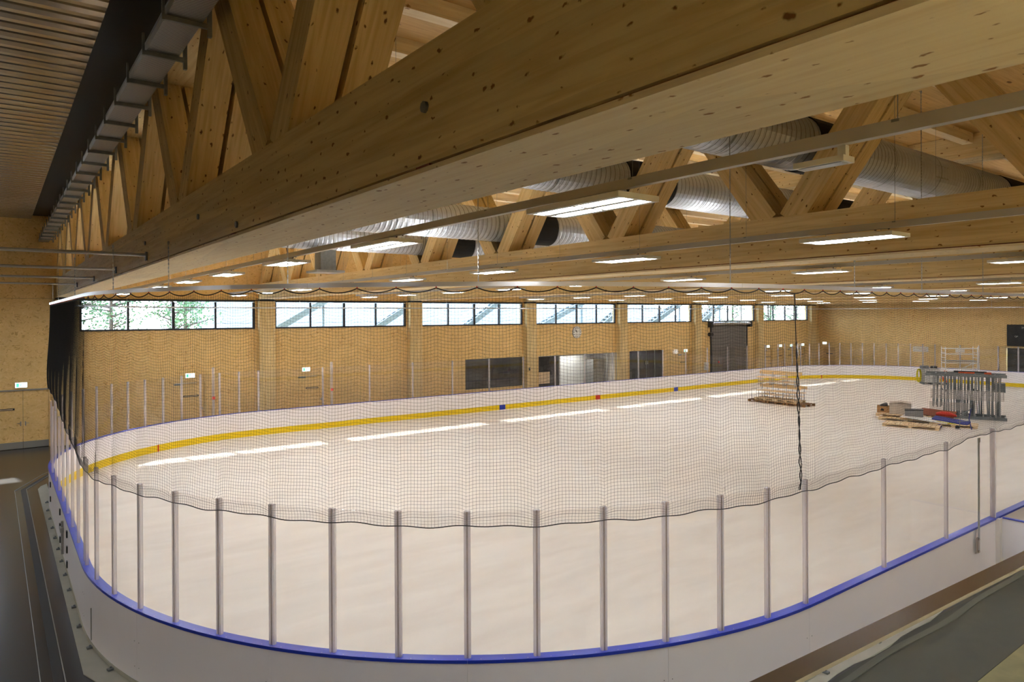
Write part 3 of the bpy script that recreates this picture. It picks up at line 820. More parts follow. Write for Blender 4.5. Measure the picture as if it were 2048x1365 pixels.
def netmesh():
    P = []
    for i, s in enumerate(SS):
        col = []
        for j in range(NR+1): col.append(net_pt(s, j/NR))
        P.append(col)
    v = []; f = []
    w = .0013
    idx = 0
    # vertical cords: triangular section
    for i in range(NC+1):
        nx, ny = P[i][0][1]; tx, ty = -ny, nx
        b0 = len(v)
        for j in range(NR+1):
            p, nn = P[i][j]; nx, ny = nn; tx, ty = -ny, nx
            v.append((p[0]+nx*w*1.15, p[1]+ny*w*1.15, p[2])); v.append((p[0]-nx*w*.6+tx*w, p[1]-ny*w*.6+ty*w, p[2])); v.append((p[0]-nx*w*.6-tx*w, p[1]-ny*w*.6-ty*w, p[2]))
        for j in range(NR):
            q = b0+3*j
            f.append((q, q+1, q+4, q+3)); f.append((q+1, q+2, q+5, q+4)); f.append((q+2, q, q+3, q+5))
    for j in range(1, NR):
        b0 = len(v)
        for i in range(NC+1):
            p, nn = P[i][j]; nx, ny = nn
            v.append((p[0]+nx*w*1.15, p[1]+ny*w*1.15, p[2])); v.append((p[0]-nx*w*.6, p[1]-ny*w*.6, p[2]+w)); v.append((p[0]-nx*w*.6, p[1]-ny*w*.6, p[2]-w))
        for i in range(NC):
            q = b0+3*i
            f.append((q, q+1, q+4, q+3)); f.append((q+1, q+2, q+5, q+4)); f.append((q+2, q, q+3, q+5))
    me = bpy.data.meshes.new('netting'); me.from_pydata(v, [], f); me.materials.append(M_BLACK)
    o = bpy.data.objects.new('netting', me); COL.objects.link(o); o.parent = net; o['kind'] = 'stuff'
netmesh()
ss = [SA+(SB-SA)*i/1400 for i in range(1401)]
MB().tube([net_pt(s, 0)[0] for s in ss], .0075, 5).build('head_rope', M_BLACK, net)
MB().tube([net_pt(s, 1)[0] for s in ss[::2]], .007, 5).build('hem_rope', M_BLACK, net)
MB().tube([net_pt(s, .955)[0] for s in ss[::3]], .0012, 3).build('draw_line', M_BLACK, net)
hk_ = MB(); s = 0
while s < SB: p = net_pt(s+1e-4, 0)[0]; hk_.box(p[0]-.006, p[0]+.006, p[1]-.006, p[1]+.006, p[2]-.002, ZR-.028); s += .505
s = -.25
while s > SA: p = net_pt(s+1e-4, 0)[0]; hk_.box(p[0]-.006, p[0]+.006, p[1]-.006, p[1]+.006, p[2]-.002, ZR-.028); s -= .25
hk_.build('hooks', M_RED, net)['kind'] = 'stuff'
for ph in (0, PI):
    pts = []
    for k in range(200):
        tt = k/199; s = 12.87+.05*tt*tt + (.012+.02*(math.sin(tt*9)**2 if tt > .35 else .0))*math.sin(ph+tt*46)*(tt > .25) + .02*math.sin(tt*5)
        p, nn = net_pt(s, tt*.985); pts.append((p[0]+nn[0]*.012, p[1]+nn[1]*.012, p[2]))
    MB().tube(pts, .0075, 5).build('lacing_cord', M_BLACK, net)

# ================================================================== HANDRAIL AND GALLERY IN FRONT OF THE CAMERA
t = thing('gallery_balustrade', 'brushed steel handrail on glass balustrade at lower right', 'railing', (0, .63, 0))
MB().obox((5.5, -.164, 4.745), (5.2, -.226, 0), (.0008, .021, 0), (0, 0, .004)).build('handrail', M_STAIN, t)
for a, b in ((-0.6, 1.11), (1.135, 3.1), (3.125, 5.1), (5.125, 7.1)):
    p = MB().box(a, b, -.008, .004, 3.6, 4.718).build('glass_panel', M_BALU, t)
    if a > 1 and a < 2: MB().box(a-.001, a+.002, -.008, .004, 3.6, 4.718).build('glass_edge', M_GEDGE, p)
gs = MB().box(XL, 14, YN, .60, 3.3, 3.62).build('gallery_floor', M_BEIGE); gs.name = 'floor'; tag(gs, kind='structure')

# ================================================================== DOORS, OPENINGS, SIGNS ON THE FAR WALL
def exit_sign(x, z, label, wd=.42, y=W-.06):
    t = thing('exit_sign', label, 'exit sign', (x, y, z), 0, 'lit exit signs')
    MB().box(-wd/2, wd/2, 0, .055, -.11, .11).build('housing', M_WHITE, t)
    MB().box(-wd/2+.012, wd/2-.012, -.004, -.0005, -.098, .098).build('lit_face', M_EXW, t)
    g = MB(); a = wd/2
    g.box(-a+.05, -a+.14, -.008, -.0045, -.08, .07)                               # door leaf pictogram
    g.disc((-.0, -.008, .055), (0, 1, 0), .018, .003, 10)                          # head
    g.bar((0, -.006, .03), (-.02, -.006, -.02), .028, .003, (0,1,0)); g.bar((-.02, -.006, -.02), (.035, -.006, -.045), .016, .003, (0,1,0)); g.bar((.035, -.006, -.045), (.03, -.006, -.085), .014, .003, (0,1,0))
    g.bar((-.02, -.006, -.02), (-.055, -.006, -.07), .016, .003, (0,1,0)); g.bar((0, -.006, .03), (.04, -.006, .01), .012, .003, (0,1,0)); g.bar((0, -.006, .03), (-.045, -.006, .02), .012, .003, (0,1,0))
    g.bar((.07, -.006, 0), (a-.06, -.006, 0), .018, .003, (0,1,0)); g.bar((a-.04, -.006, 0), (a-.08, -.006, .035), .014, .003, (0,1,0)); g.bar((a-.04, -.006, 0), (a-.08, -.006, -.035), .014, .003, (0,1,0))
    g.build('pictogram', M_EXG, t)
exit_sign(.82, 2.60, 'lit exit sign above the wide double door at far left')
exit_sign(7.22, 2.63, 'lit exit sign above the door under the first window')
exit_sign(12.72, 2.64, 'lit exit sign above the door under the second window')
exit_sign(42.55, 2.56, 'lit exit sign above the door left of the roller gate')
exit_sign(53.5, 2.55, 'lit exit sign, leftmost of the row right of the roller gate')
exit_sign(55.4, 2.55, 'lit exit sign, second of the row right of the roller gate')
exit_sign(57.1, 2.53, 'lit exit sign just left of the net lacing, above third small door')
exit_sign(58.95, 2.54, 'lit exit sign above the last small door before the corner')

dn = 1
def door(x0, x1, z1, closer=True, recess=.10, handle_side=1, bar=True):
    global dn
    t = struct('door_%d' % dn, (x0, W+recess, 0)); dn += 1; w = x1-x0
    MB().box(0.0, w, 0, .05, 0, z1-.01).build('door_leaf', OSB, t)
    MB().box(-.0, .03, -recess, 0, 0, z1).box(w-.03, w, -recess, 0, 0, z1).box(.03, w-.03, -recess, 0, z1-.03, z1).build('door_frame', GLUD, t)
    if closer:
        MB().box(.06, .42, -.08, 0, z1-.14, z1-.07).build('door_closer', M_GALVD, t)
        MB().bar((.10, -.09, z1-.05), (w*.72, -.06, z1-.06), .03, .02).build('closer_arm', M_WHITE, t)
    if bar:
        MB().box(.55*w-.32, .55*w+.34, -.03, 0, 1.62, 1.70).build('name_plate', M_FRAME, t)
        MB().box(.55*w-.28, .55*w+.30, -.033, -.0305, 1.645, 1.675).build('plate_lettering', M_PALW, t)
    MB().box(w-.16, w-.11, -.02, 0, .98, 1.12).tube([(w-.13, -.05, 1.06), (w-.26, -.05, 1.06)], .01, 6).tube([(w-.13, 0, 1.06), (w-.13, -.05, 1.06)], .01, 6).build('handle', M_GALV, t)
# wide double door far left
t = struct('door_%d' % dn, (-.9, W+.02, 0)); dn += 1
MB().box(0, 1.775, 0, .05, 0, 2.36).build('door_leaf', OSB, t); MB().box(1.785, 2.655, 0, .05, 0, 2.36).build('door_leaf', OSB, t)
MB().box(0, 1.775, -.012, -.0005, 0, .27).build('kick_plate', M_KICK, t); MB().box(1.785, 2.655, -.012, -.0005, 0, .27).build('kick_plate', M_KICK, t)
MB().box(0, 2.66, -.05, .03, 2.36, 2.42).build('header_rail', M_KICK, t)
MB().box(.2, 1.5, -.03, -.0005, 1.58, 1.66).build('name_plate', M_FRAME, t); MB().box(.26, 1.44, -.033, -.0305, 1.605, 1.635).build('plate_lettering', M_PALW, t)
for xx in (1.70, 1.86): MB().box(xx-.02, xx+.02, -.015, 0, .92, 1.10).tube([(xx, -.05, 1.03), (xx+(.12 if xx > 1.78 else -.12), -.05, 1.03)], .01, 6).build('handle', M_GALV, t)
door(6.5, 7.9, 2.33); door(12.3, 13.7, 2.33); door(41.7, 43.0, 2.35)
for a, b in ((53.05, 54.2), (54.85, 56.0), (56.55, 57.7), (58.3, 59.45)): door(a, b, 2.3)
# right wall door
t = struct('door_%d' % dn, (XR-.03, 33.2, 0)); dn += 1
MB().box(0, .03, 0, 1.1, 0, 2.25).build('door_leaf', DECK, t); MB().box(-.012, -.0005, .2, .8, 1.62, 1.70).build('name_plate', M_FRAME, t)
t = thing('exit_sign', 'lit exit sign on the end wall beside the corner', 'exit sign', (XR-.06, 34.15, 2.62), 0, 'lit exit signs')
MB().box(0, .055, -.2, .2, -.11, .11).build('housing', M_WHITE, t); MB().box(-.004, -.0005, -.19, .19, -.1, .1).build('lit_face', M_EXW, t)

def niche(x0, x1, z0, z1, depth, m):
    n_ = MB(); y0, y1 = W+.25, W+.25+depth
    n_.box(x0-.1, x1+.1, y1, y1+.1, z0-.1, z1+.1).box(x0-.1, x0, y0, y1, z0-.1, z1+.1).box(x1, x1+.1, y0, y1, z0-.1, z1+.1).box(x0, x1, y0, y1, z0-.1, z0).box(x0, x1, y0, y1, z1, z1+.1)
    return n_.build('room_lining', m, struct('wall_back'))
# opening 1: dark glazed room
niche(22.45, 26.73, .9, 2.72, 2.6, M_NICHE)
t = struct('window_9', (22.45, W+.05, .9))
MB().box(0, 4.28, 0, .06, 0, .05).box(0, 4.28, 0, .06, 1.77, 1.82).box(0, .05, 0, .06, .05, 1.77).box(4.23, 4.28, 0, .06, .05, 1.77).build('window_frame', M_FRAME, t)
MB().box(.05, 4.23, .02, .03, .05, 1.77).build('pane', thin_glass('smoked glass', (.3, .3, .32, 1), .10), t)
for q, (xx, hh) in enumerate(((23.6, .5), (25.0, .55), (26.0, .45))):
    MB().box(xx-.45, xx+.45, W+1.2, W+1.6, .9, .9+hh).box(xx-.45, xx+.45, W+1.6, W+1.68, .9+hh, .9+hh+.35).build('room_bench', M_BLKP, wallb)
# opening 2: bright room with white cupboards
niche(28.05, 35.2, 0, 2.7, 3.6, M_LIGHTW)
t = struct('window_10', (28.05, W+.05, 0)); gfm = MB()
gfm.box(0, 1.75, .02, .05, .0, 2.66).build('dark_pane', M_DGLASS, t)
MB().box(1.75, 1.83, 0, .06, 0, 2.66).box(0, 7.15, 0, .06, 2.64, 2.70).box(7.09, 7.15, 0, .06, 0, 2.64).box(6.2, 6.3, 0, .06, 0, 2.64).build('window_frame', M_GALV, t)
MB().box(.05, .95, -.02, .01, .9, 1.65).build('notice_sheet', M_PALW, t)
MB().box(1.83, 6.2, .02, .03, 0, 2.64).build('pane', M_GLASS, t)
for q in range(6):
    c = thing('locker_cabinet', 'white cupboard in the bright glazed room, %s from the left' % ORD[q], 'cabinet', (30.3+.72*q, W+2.2, 0), 0, 'white cupboards in the glazed room')
    MB().box(0, .70, 0, .6, 0, 2.45).build('body', M_LIGHTW, c)
    MB().box(.01, .69, -.02, -.001, .05, .95).build('door', M_WHITE, c); MB().box(.01, .69, -.02, -.001, .97, 2.4).build('door', M_WHITE, c)
t = thing('ceiling_panel_lamp', 'flat white ceiling lamp inside the bright glazed room', 'lamp', (31.6, W+1.6, 2.62))
MB().box(-2, 2, -.25, .25, 0, .05).build('housing', M_WHITE, t); MB().box(-1.95, 1.95, -.2, .2, -.006, -.001).build('diffuser', emis('room lamp', (1, .97, .92, 1), 12), t)
t = thing('stainless_cooker_hood', 'grey steel cupboard block at the right of the bright room', 'cabinet', (34.0, W+1.2, 0))
MB().box(0, 1.1, 0, .8, 0, 2.2).build('body', M_GALV, t); MB().box(.02, 1.08, -.02, -.001, 1.5, 2.15).build('upper_door', M_STAIN, t); MB().box(.02, 1.08, -.02, -.001, .1, 1.4).build('lower_door', M_GALV, t)
# opening 3: dark double glass door
niche(36.43, 40.07, 0, 2.72, 2.0, M_NICHE)
t = struct('door_%d' % dn, (36.43, W+.05, 0)); dn += 1
for q in range(4): MB().box(.91*q+.02, .91*q+.89, .02, .04, .03, 2.68).build('glass_leaf', M_DGLASS, t)
MB().box(.89, .93, 0, .06, 0, 2.7).box(1.80, 1.84, 0, .06, 0, 2.7).box(2.71, 2.75, 0, .06, 0, 2.7).build('door_frame', M_GALV, t)
for xx in (1.72, 1.92): MB().box(xx-.02, xx+.02, -.06, .0, 1.7, 1.95).build('handle', M_GALV, t)
# small wall camera box
t = thing('wall_sensor', 'small black box on the column left of the bright room', 'sensor', (27.0, W-.42, 1.95)); MB().box(-.05, .05, 0, .05, -.09, .09).build('housing', M_BLKP, t); MB().disc((0, 0, .02), (0, -1, 0), .025, .02, 8).build('lens', M_WHITE, t)

# roller gate
t = thing('roller_gate', 'tall grey roller shutter with drum under the sixth window', 'gate', (45.6, W-.05, 0))
for q in range(9):
    sl = MB().box(.12, 4.78, 0, .05, .02+.49*q, .49+.49*q).build('shutter_slat', M_SHUT, t)
MB().box(.0, .12, -.04, .08, 0, 4.45).build('guide_rail', M_FRAME, t); MB().box(4.78, 4.9, -.04, .08, 0, 4.45).build('guide_rail', M_FRAME, t)
MB().tube([(-.1, -.18, 4.60), (5.0, -.18, 4.60)], .13, 14).build('spring_shaft', M_ALU, t)
MB().box(-.25, 0, -.30, .05, 4.3, 4.75).build('end_bracket', M_FRAME, t); MB().box(4.9, 5.2, -.30, .05, 4.3, 4.75).build('end_bracket', M_FRAME, t)
MB().tube([(-.35, -.15, 3.75), (0, -.15, 3.75)], .16, 12).build('motor', M_BLKP, t)
MB().box(.15, .25, -.10, -.03, 4.6, 6.1).build('lift_track', M_GALV, t); MB().box(3.9, 4.0, -.10, -.03, 4.6, 6.1).build('lift_track', M_GALV, t)
t = thing('switch_cabinet', 'white switch box on the wall left of the roller gate', 'switch box', (45.1, W-.12, 1.25)); MB().box(-.3, .2, 0, .12, -.3, .3).build('housing', M_WHITE, t); MB().box(-.1, .0, -.02, 0, .0, .1).build('switch', M_RED, t)

# clock
t = thing('wall_clock', 'round white wall clock with black hands under the fourth window', 'clock', (31.34, W-.06, 4.19))
MB().disc((0, .055, 0), (0, -1, 0), .40, .05, 32).build('rim', M_GALV, t)
MB().disc((0, .0, 0), (0, -1, 0), .375, .006, 32).build('dial', M_WHITE, t)
for q in range(12):
    a = q*PI/6; r0 = .27 if q % 3 else .24
    MB().bar((r0*math.sin(a), -.008, r0*math.cos(a)), (.34*math.sin(a), -.008, .34*math.cos(a)), .035, .003, (0, 1, 0)).build('hour_mark', M_BLKP, t)
for a, L, w_ in ((math.radians(307), .20, .04), (math.radians(300+22), .30, .028)):
    MB().bar((0, -.012, 0), (L*math.sin(a), -.012, L*math.cos(a)), w_, .004, (0, 1, 0)).build('hand', M_BLKP, t)

# scoreboard on the end wall
def text(body, size, loc, rot, m, parent, name='lettering'):
    cu = bpy.data.curves.new(name, 'FONT'); cu.body = body; cu.size = size; cu.extrude = .002; cu.materials.append(m)
    o = bpy.data.objects.new(name+'_curve', cu); COL.objects.link(o); bpy.context.view_layer.update()
    me = bpy.data.meshes.new_from_object(o.evaluated_get(bpy.context.evaluated_depsgraph_get())); bpy.data.objects.remove(o)
    o = bpy.data.objects.new(name, me); COL.objects.link(o); o.parent = parent; o.location = loc; o.rotation_euler = rot; return o
t = thing('scoreboard', 'black scoreboard with white lettering on the end wall', 'scoreboard', (XR, 19.66, 2.84))
MB().box(-.14, -.002, -6.5, 0, 0, 1.62).build('panel', M_SCORE, t)
MB().box(-.12, -.02, -2.0, -1.3, 1.62, 1.72).build('horn', M_BLKP, t)
rt = (PI/2, 0, -PI/2)
text('HEIM', .26, (-.145, -.95, 1.30), rt, M_TXT, t); text('GP', .17, (-.145, -.5, .66), rt, M_TXT, t); text('STRAFE', .17, (-.145, -1.65, .66), rt, M_TXT, t)
MB().box(-.15, -.141, -5.2, -2.4, 1.0, 1.1).build('digit_strip', M_NICHE, t)
t = thing('shelf_beam', 'pale timber strip under the scoreboard', 'shelf', (XR, 20.0, 2.70)); MB().box(-.2, -.001, -8, 0, -.02, .08).build('board', GLU, t)
t = thing('wall_notice', 'pale rectangular sheet on the end wall left of the scaffold', 'sign', (XR-.01, 25.85, 2.35)); MB().box(-.01, 0, -.6, .6, -.22, .22).build('sheet', M_LIGHTW, t)
for q in range(3): MB().box(-.012, -.0105, -.5, .3-.2*q, .08-.12*q, .12-.12*q).build('text_line', M_PALW, t)

# ================================================================== THINGS ON THE RINK FLOOR
def pallet_parts(t, L=1.2, Wd=.8, m=M_PALW, nb=7):
    if L > 1.5: nb = 13
    bw_ = .15 if L > 1.5 else .12
    for q in range(nb): MB().box(-L/2+ (L-bw_)*q/(nb-1), -L/2+(L-bw_)*q/(nb-1)+bw_, -Wd/2, Wd/2, .122, .144).build('deck_board', m, t)
    for sy in (-1, 0, 1):
        MB().box(-L/2, L/2, sy*(Wd/2-.05)-.05, sy*(Wd/2-.05)+.05, .1, .122).build('stringer', m, t)
        MB().box(-L/2, L/2, sy*(Wd/2-.05)-.05, sy*(Wd/2-.05)+.05, 0, .022).build('skid', m, t)
        for sx_ in (-1, 0, 1): MB().box(sx_*(L/2-.07)-.07, sx_*(L/2-.07)+.07, sy*(Wd/2-.05)-.05, sy*(Wd/2-.05)+.05, .022, .1).build('block', m, t)
def pallet(label, x, y, rz, L=1.2, Wd=.8, m=M_PALW, z=0.0, group='wooden pallets on the rink floor'):
    t = thing('pallet', label, 'pallet', (x, y, z), rz, group); pallet_parts(t, L, Wd, m); return t
# view-facing frame for a spot
def face(x, y): return math.atan2(y, x) - PI/2      # local x perpendicular to the sight line (to the right), local y away

# --- bench stack
bx_, by_ = 37.6, 23.55; rz = -PI/2-.02
d = Vector((math.cos(rz), math.sin(rz)))
for q, u in enumerate((-1.28, 0.0, 1.28)):
    pallet('dark pallet under the stacked benches, %s' % ['leftmost', 'middle one', 'rightmost'][q], bx_+d.x*u, by_+d.y*u, rz, 1.2, 1.1, M_PALD)
for q, u in enumerate((-.78, .62)):
    pallet('upper thin pallet under the benches, %s of two' % ['left', 'right'][q], bx_+d.x*u, by_+d.y*u, rz, 1.38, 1.0, M_PALW, .146)
def bench(label, x, y, z, rz_, back=True):
    t = thing('bench', label, 'bench', (x, y, z), rz_, 'stacked wooden benches')
    L = 2.7
    MB().box(-L/2, L/2, -.19, .17, .41, .44).build('seat', M_BENCH, t)
    MB().box(-L/2, L/2, .20, .235, .62, .80).build('backrest', M_BENCH, t)
    MB().box(-L/2+.1, L/2-.1, -.14, .10, .20, .225).build('lower_shelf', M_BENCH, t)
    for lx in (-L/2+.15, -.45, .45, L/2-.15):
        MB().bar((lx, -.17, 0), (lx, -.15, .41), .028).bar((lx, .20, 0), (lx, .14, .41), .028).bar((lx, .14, .41), (lx, .22, .80), .028).bar((lx, -.17, .02), (lx, .20, .02), .028).build('leg_frame', M_GALV, t)
    return t
nrm2 = Vector((-d.y, d.x))
for (u, v, z, tl, lb) in ((-.0, -.28, .292, 0, 'wooden bench in the lower layer of the pallet stack, front one'), (.05, .26, .292, .03, 'wooden bench in the lower layer of the pallet stack, rear one')):
    bench(lb, bx_+d.x*u+nrm2.x*v, by_+d.y*u+nrm2.y*v, z, rz+tl)
bench('wooden bench on top of the stack, front one', bx_+d.x*.0+nrm2.x*-.30, by_+d.y*.0+nrm2.y*-.30, .292+.80, rz+.01)
b_ = bench('wooden bench on top of the stack, rear one', bx_+d.x*-.25+nrm2.x*.24, by_+d.y*-.25+nrm2.y*.24, .292+.80, rz+.02)
t = thing('steel_hoop', 'thin bent steel bar standing at the left end of the bench pallets', 'bar', (bx_-d.x*1.75, by_-d.y*1.75, .144), rz)
MB().tube([(-.05, -.3, 0), (-.05, -.3, .62), (-.05, .2, .62), (-.05, .2, 0)], .012, 6).build('hoop', M_GALVD, t)

# --- near pallets group
rzv = face(36, 15)
pallet('pale new pallet lying flat, frontmost of the right-hand group', 34.55, 14.85, rzv-.12, 2.3, 1.1)
pallet('pallet holding cartons and white sheet, behind the frontmost one', 36.35, 15.75, rzv-.22, 2.5, 1.1, M_PALW, 0)
pallet('pallet under blue tarp, right of the frontmost one', 36.35, 13.75, rzv-.10, 1.9, 1.0)
pallet('second layer pallet carrying the cartons', 36.55, 16.05, rzv-.20, 2.4, .95, M_PALW, .146)
def carton(label, x, y, z, w_, dp, h, m, rz_=0, flaps=True, cat='box', nm='carton'):
    t = thing(nm, label, cat, (x, y, z), rz_)
    MB().box(-w_/2, w_/2, -dp/2, dp/2, 0, .01).box(-w_/2, w_/2, -dp/2, -dp/2+.01, .01, h).box(-w_/2, w_/2, dp/2-.01, dp/2, .01, h).box(-w_/2, -w_/2+.01, -dp/2, dp/2, .01, h).box(w_/2-.01, w_/2, -dp/2, dp/2, .01, h).build('body', m, t)
    if flaps:
        MB().obox((-w_/4, 0, h+.02), (w_/4, 0, .03), (0, dp/2, 0), (0, 0, .004)).build('flap', m, t); MB().obox((w_/4, 0, h+.03), (w_/4, 0, -.03), (0, dp/2, 0), (0, 0, .004)).build('flap', m, t)
    return t
carton('low brown carton with dark bag, left on the pallet', 36.55, 17.05, .29, .62, .5, .32, M_CARD, rzv, False)
tb = thing('dark_bag', 'dark crumpled bag bulging out of the low carton', 'bag', (36.55, 17.05, .30)); MB().tube([(-.2, 0, .05), (-.1, .02, .28), (.1, 0, .34), (.2, 0, .1)], .1, 8, rs=[.12, .16, .15, .08]).build('bag', M_BLKP, tb, smooth=True)
carton('tall taped carton in the middle of the pallet', 36.55, 16.25, .29, .95, .7, .56, mat('taped carton', srgb(190, 176, 160), .6, 0, .5, .1, 5), rzv)
t = carton('grey lidded crate right of the tall carton', 36.2, 15.45, .29, .78, .5, .30, M_GREYB, rzv, False, 'crate', 'plastic_crate')
MB().obox((0, 0, .32), (.40, 0, .02), (0, .26, 0), (0, 0, .02)).build('lid', M_FRAME, t)
t = thing('white_sheet', 'white board sheet sliding off the carton pallet to the right', 'sheet', (36.0, 14.85, .25), rzv-.3); MB().obox((0, 0, .0), (1.0, 0, -.07), (0, .4, .04), (0, 0, .008)).build('sheet', M_WHITE, t)
t = thing('brown_panel', 'rust-brown panel propped behind the blue tarp', 'panel', (37.1, 14.75, .18), rzv-.25); MB().obox((0, 0, .26), (.75, 0, -.03), (0, .3, .12), (0, 0, .012)).build('panel', M_BROWN, t)
t = thing('red_bag', 'bright red canvas bag on the brown panel', 'bag', (36.75, 14.2, .42), rzv-.2); MB().tube([(-.45, 0, .03), (-.2, 0, .06), (.1, .02, .05), (.4, 0, .0)], .1, 8, rs=[.06, .12, .11, .05]).build('bag', M_REDT, t, smooth=True)
t = thing('blue_tarp', 'folded blue tarp across the right pallet', 'tarp', (36.3, 13.85, .15), rzv-.35); MB().obox((0, 0, .10), (.75, 0, -.06), (0, .22, .05), (0, 0, .03)).build('tarp', M_BLUET, t); MB().obox((-.1, -.28, .02), (.4, 0, -.03), (0, .12, .0), (0, 0, .015)).build('yellow_strip', M_HOSE, t)
t = thing('sack_truck', 'grey hand trolley frame leaning in front of the right pallet', 'trolley', (35.6, 13.05, 0), rzv)
MB().tube([(-.18, 0, .02), (-.12, .12, .62), (.30, .25, .95)], .022, 6).build('frame_bar', M_GALVD, t); MB().tube([(.3, 0, .02), (.2, .1, .5), (.30, .25, .95)], .022, 6).build('frame_bar', M_BLUET, t)
MB().tube([(-.25, .02, .35), (.25, .08, .40)], .018, 6).build('cross_bar', M_GALVD, t)
MB().disc((-.25, -.03, .09), (0, 1, 0), .09, .05, 14).build('wheel', M_FRAME, t); MB().disc((-.95, -.1, .09), (0, 1, 0), .09, .05, 14).build('wheel', M_BLUET, t)
MB().box(-.34, -.10, -.14, .0, 0, .03).build('toe_plate', M_GALV, t)

# --- stack of galvanised trestles wrapped in film
t = thing('trestle_stack', 'tall stack of grey steel trestle frames wrapped in clear film', 'steel frames', (39.9, 14.55, 0), face(39.9, 14.55))
def tray(z, xa, xb, nm):
    m_ = MB().box(xa, xb, -.62, -.56, z, z+.14).box(xa, xb, .56, .62, z, z+.14)
    for q in range(9): xx = xa+(xb-xa-.06)*q/8; m_.box(xx, xx+.06, -.56, .56, z+.02, z+.10)
    m_.build(nm, M_GALVD, t)
tray(.0, -.85, 1.72, 'base_frame'); tray(2.12, -1.75, 1.72, 'top_frame')
rnd = random.Random(3)
for row, yy in ((0, -.50), (1, -.1), (2, .4)):
    for q in range(20):
        xx = -1.35+.148*q+rnd.uniform(-.04, .04)
        tilt = rnd.uniform(-.10, .06)
        w_ = rnd.choice((.04, .055, .07))
        MB().bar((xx+tilt, yy, .14 if xx > -.9 else .5), (xx, yy, 2.13), w_, .05, (0, 1, 0)).build('upright', M_GALVD if rnd.random() < .7 else M_GALV, t)
for q in range(8): MB().bar((-1.5+.35*q, -.55, 1.0+.05*(q % 3)), (-1.2+.35*q, -.55, 1.25+.04*q), .04, .03).build('brace', M_GALV, t)
MB().box(-1.5, 1.6, -.66, -.655, .95, 1.45).box(1.6, 1.605, -.66, .6, .95, 1.5).build('film_wrap', M_FILM, t)
MB().box(-1.55, .2, -.665, -.66, .4, .8).build('film_wrap', M_FILM, t)
MB().box(-.3, .4, -.2, .1, 2.27, 2.33).box(.8, 1.1, -.3, .2, 2.26, 2.33).build('orange_strap', M_ORANGE, t)
MB().box(1.12, 1.68, -.1, .5, 1.35, 1.8).build('wire_box', M_GALVD, t)
MB().box(-.5, .9, -.1, -.04, 2.3, 2.38).build('top_bar', M_FRAME, t)

# --- water tank (IBC) by the end boards
t = thing('water_tank', 'white caged tank on a grey pallet beside the end boards', 'tank', (56.6, 23.0, 0), face(56.6, 23.0)+.25)
MB().box(-.48, .48, -.48, .48, .16, 1.14).build('tank_body', M_TANK, t)
cg = MB()
for q in range(7):
    x = -.5+q/6; cg.bar((x, -.5, .15), (x, -.5, 1.16), .02).bar((x, .5, .15), (x, .5, 1.16), .02).bar((-.5, x, .15), (-.5, x, 1.16), .02).bar((.5, x, .15), (.5, x, 1.16), .02)
    z = .16+q/6; cg.bar((-.5, -.5, z), (.5, -.5, z), .02).bar((.5, -.5, z), (.5, .5, z), .02).bar((-.5, .5, z), (.5, .5, z), .02).bar((-.5, -.5, z), (-.5, .5, z), .02)
cg.build('cage', M_GALV, t)
MB().box(-.6, .6, -.5, .5, .12, .15).box(-.6, -.5, -.5, .5, 0, .12).box(-.05, .05, -.5, .5, 0, .12).box(.5, .6, -.5, .5, 0, .12).build('tank_pallet', M_GALVD, t)
MB().box(-.15, .2, -.52, -.505, .55, .85).build('tank_label', M_WHITE, t)
r0 = face(56.6, 23.0)
def rel(u, v): return (56.6+math.cos(r0)*u-math.sin(r0)*v, 23.0+math.sin(r0)*u+math.cos(r0)*v)
x, y = rel(-.78, 0); t = thing('yellow_hose', 'coiled yellow hose hanging at the left of the tank', 'hose', (x, y, 0), r0)
for q in range(4): MB().tube([(.03*q+.12*math.cos(a*PI/8), -.05+.02*q, .62+.50*math.sin(a*PI/8)) for a in range(17)], .022, 6).build('coil', M_HOSE, t)
x, y = rel(.98, 0); t = thing('hose_reel', 'orange hose reel standing at the right of the tank', 'hose reel', (x, y, .1), r0)
for q in range(3): MB().tube([(.17*math.cos(a*PI/8), -.1+.1*q, .5+.42*math.sin(a*PI/8)) for a in range(17)], .05, 6).build('coil', M_ORANGE, t)
MB().box(-.22, .22, -.15, .15, -.1, .02).box(-.03, .03, -.18, -.14, .02, .55).build('reel_stand', M_FRAME, t)
x, y = rel(-.1, 0); t = thing('tool_case', 'dark grey tool case lying on top of the tank', 'case', (x-.25, y+.2, 1.18), r0); MB().box(-.3, .3, -.2, .2, 0, .2).build('case', M_GREYB, t); MB().box(-.1, .1, -.22, -.2, .08, .12).build('handle', M_BLKP, t)
t = thing('rolled_cable', 'black cable roll beside the tool case on the tank', 'cable', (x+.12, y-.28, 1.18), r0); MB().tube([(-.2, 0, .1), (.25, 0, .1)], .09, 12).build('roll', M_BLKP, t); MB().tube([(-.02, 0, .1), (.04, 0, .1)], .1, 12).build('band', M_GREYB, t)

# --- rolling scaffold tower
t = thing('scaffold_tower', 'white aluminium rolling scaffold tower behind the trestle stack', 'scaffold', (52.75, 19.6, 0), face(52.6, 20.0)+.28)
for sx_ in (-1, 1):
    for sy in (-1, 1):
        MB().tube([(sx_*.95, sy*.42, .12), (sx_*.95, sy*.42, 3.05)], .028, 8).build('standard', M_WHITE, t)
        MB().disc((sx_*.95, sy*.42-.03, .08), (0, 1, 0), .08, .06, 12).build('castor', M_BLKP, t)
for z in (.5, 1.0, 1.3, 1.6, 1.95, 2.3, 2.65, 2.93):
    for sx_ in (-1, 1): MB().tube([(sx_*.95, -.42, z), (sx_*.95, .42, z)], .022, 6).build('rung', M_WHITE, t)
for z in (1.3, 1.55, 1.95, 2.55, 2.93):
    for sy in (-1, 1): MB().tube([(-.95, sy*.42, z), (.95, sy*.42, z)], .022, 6).build('guard_rail', M_WHITE, t)
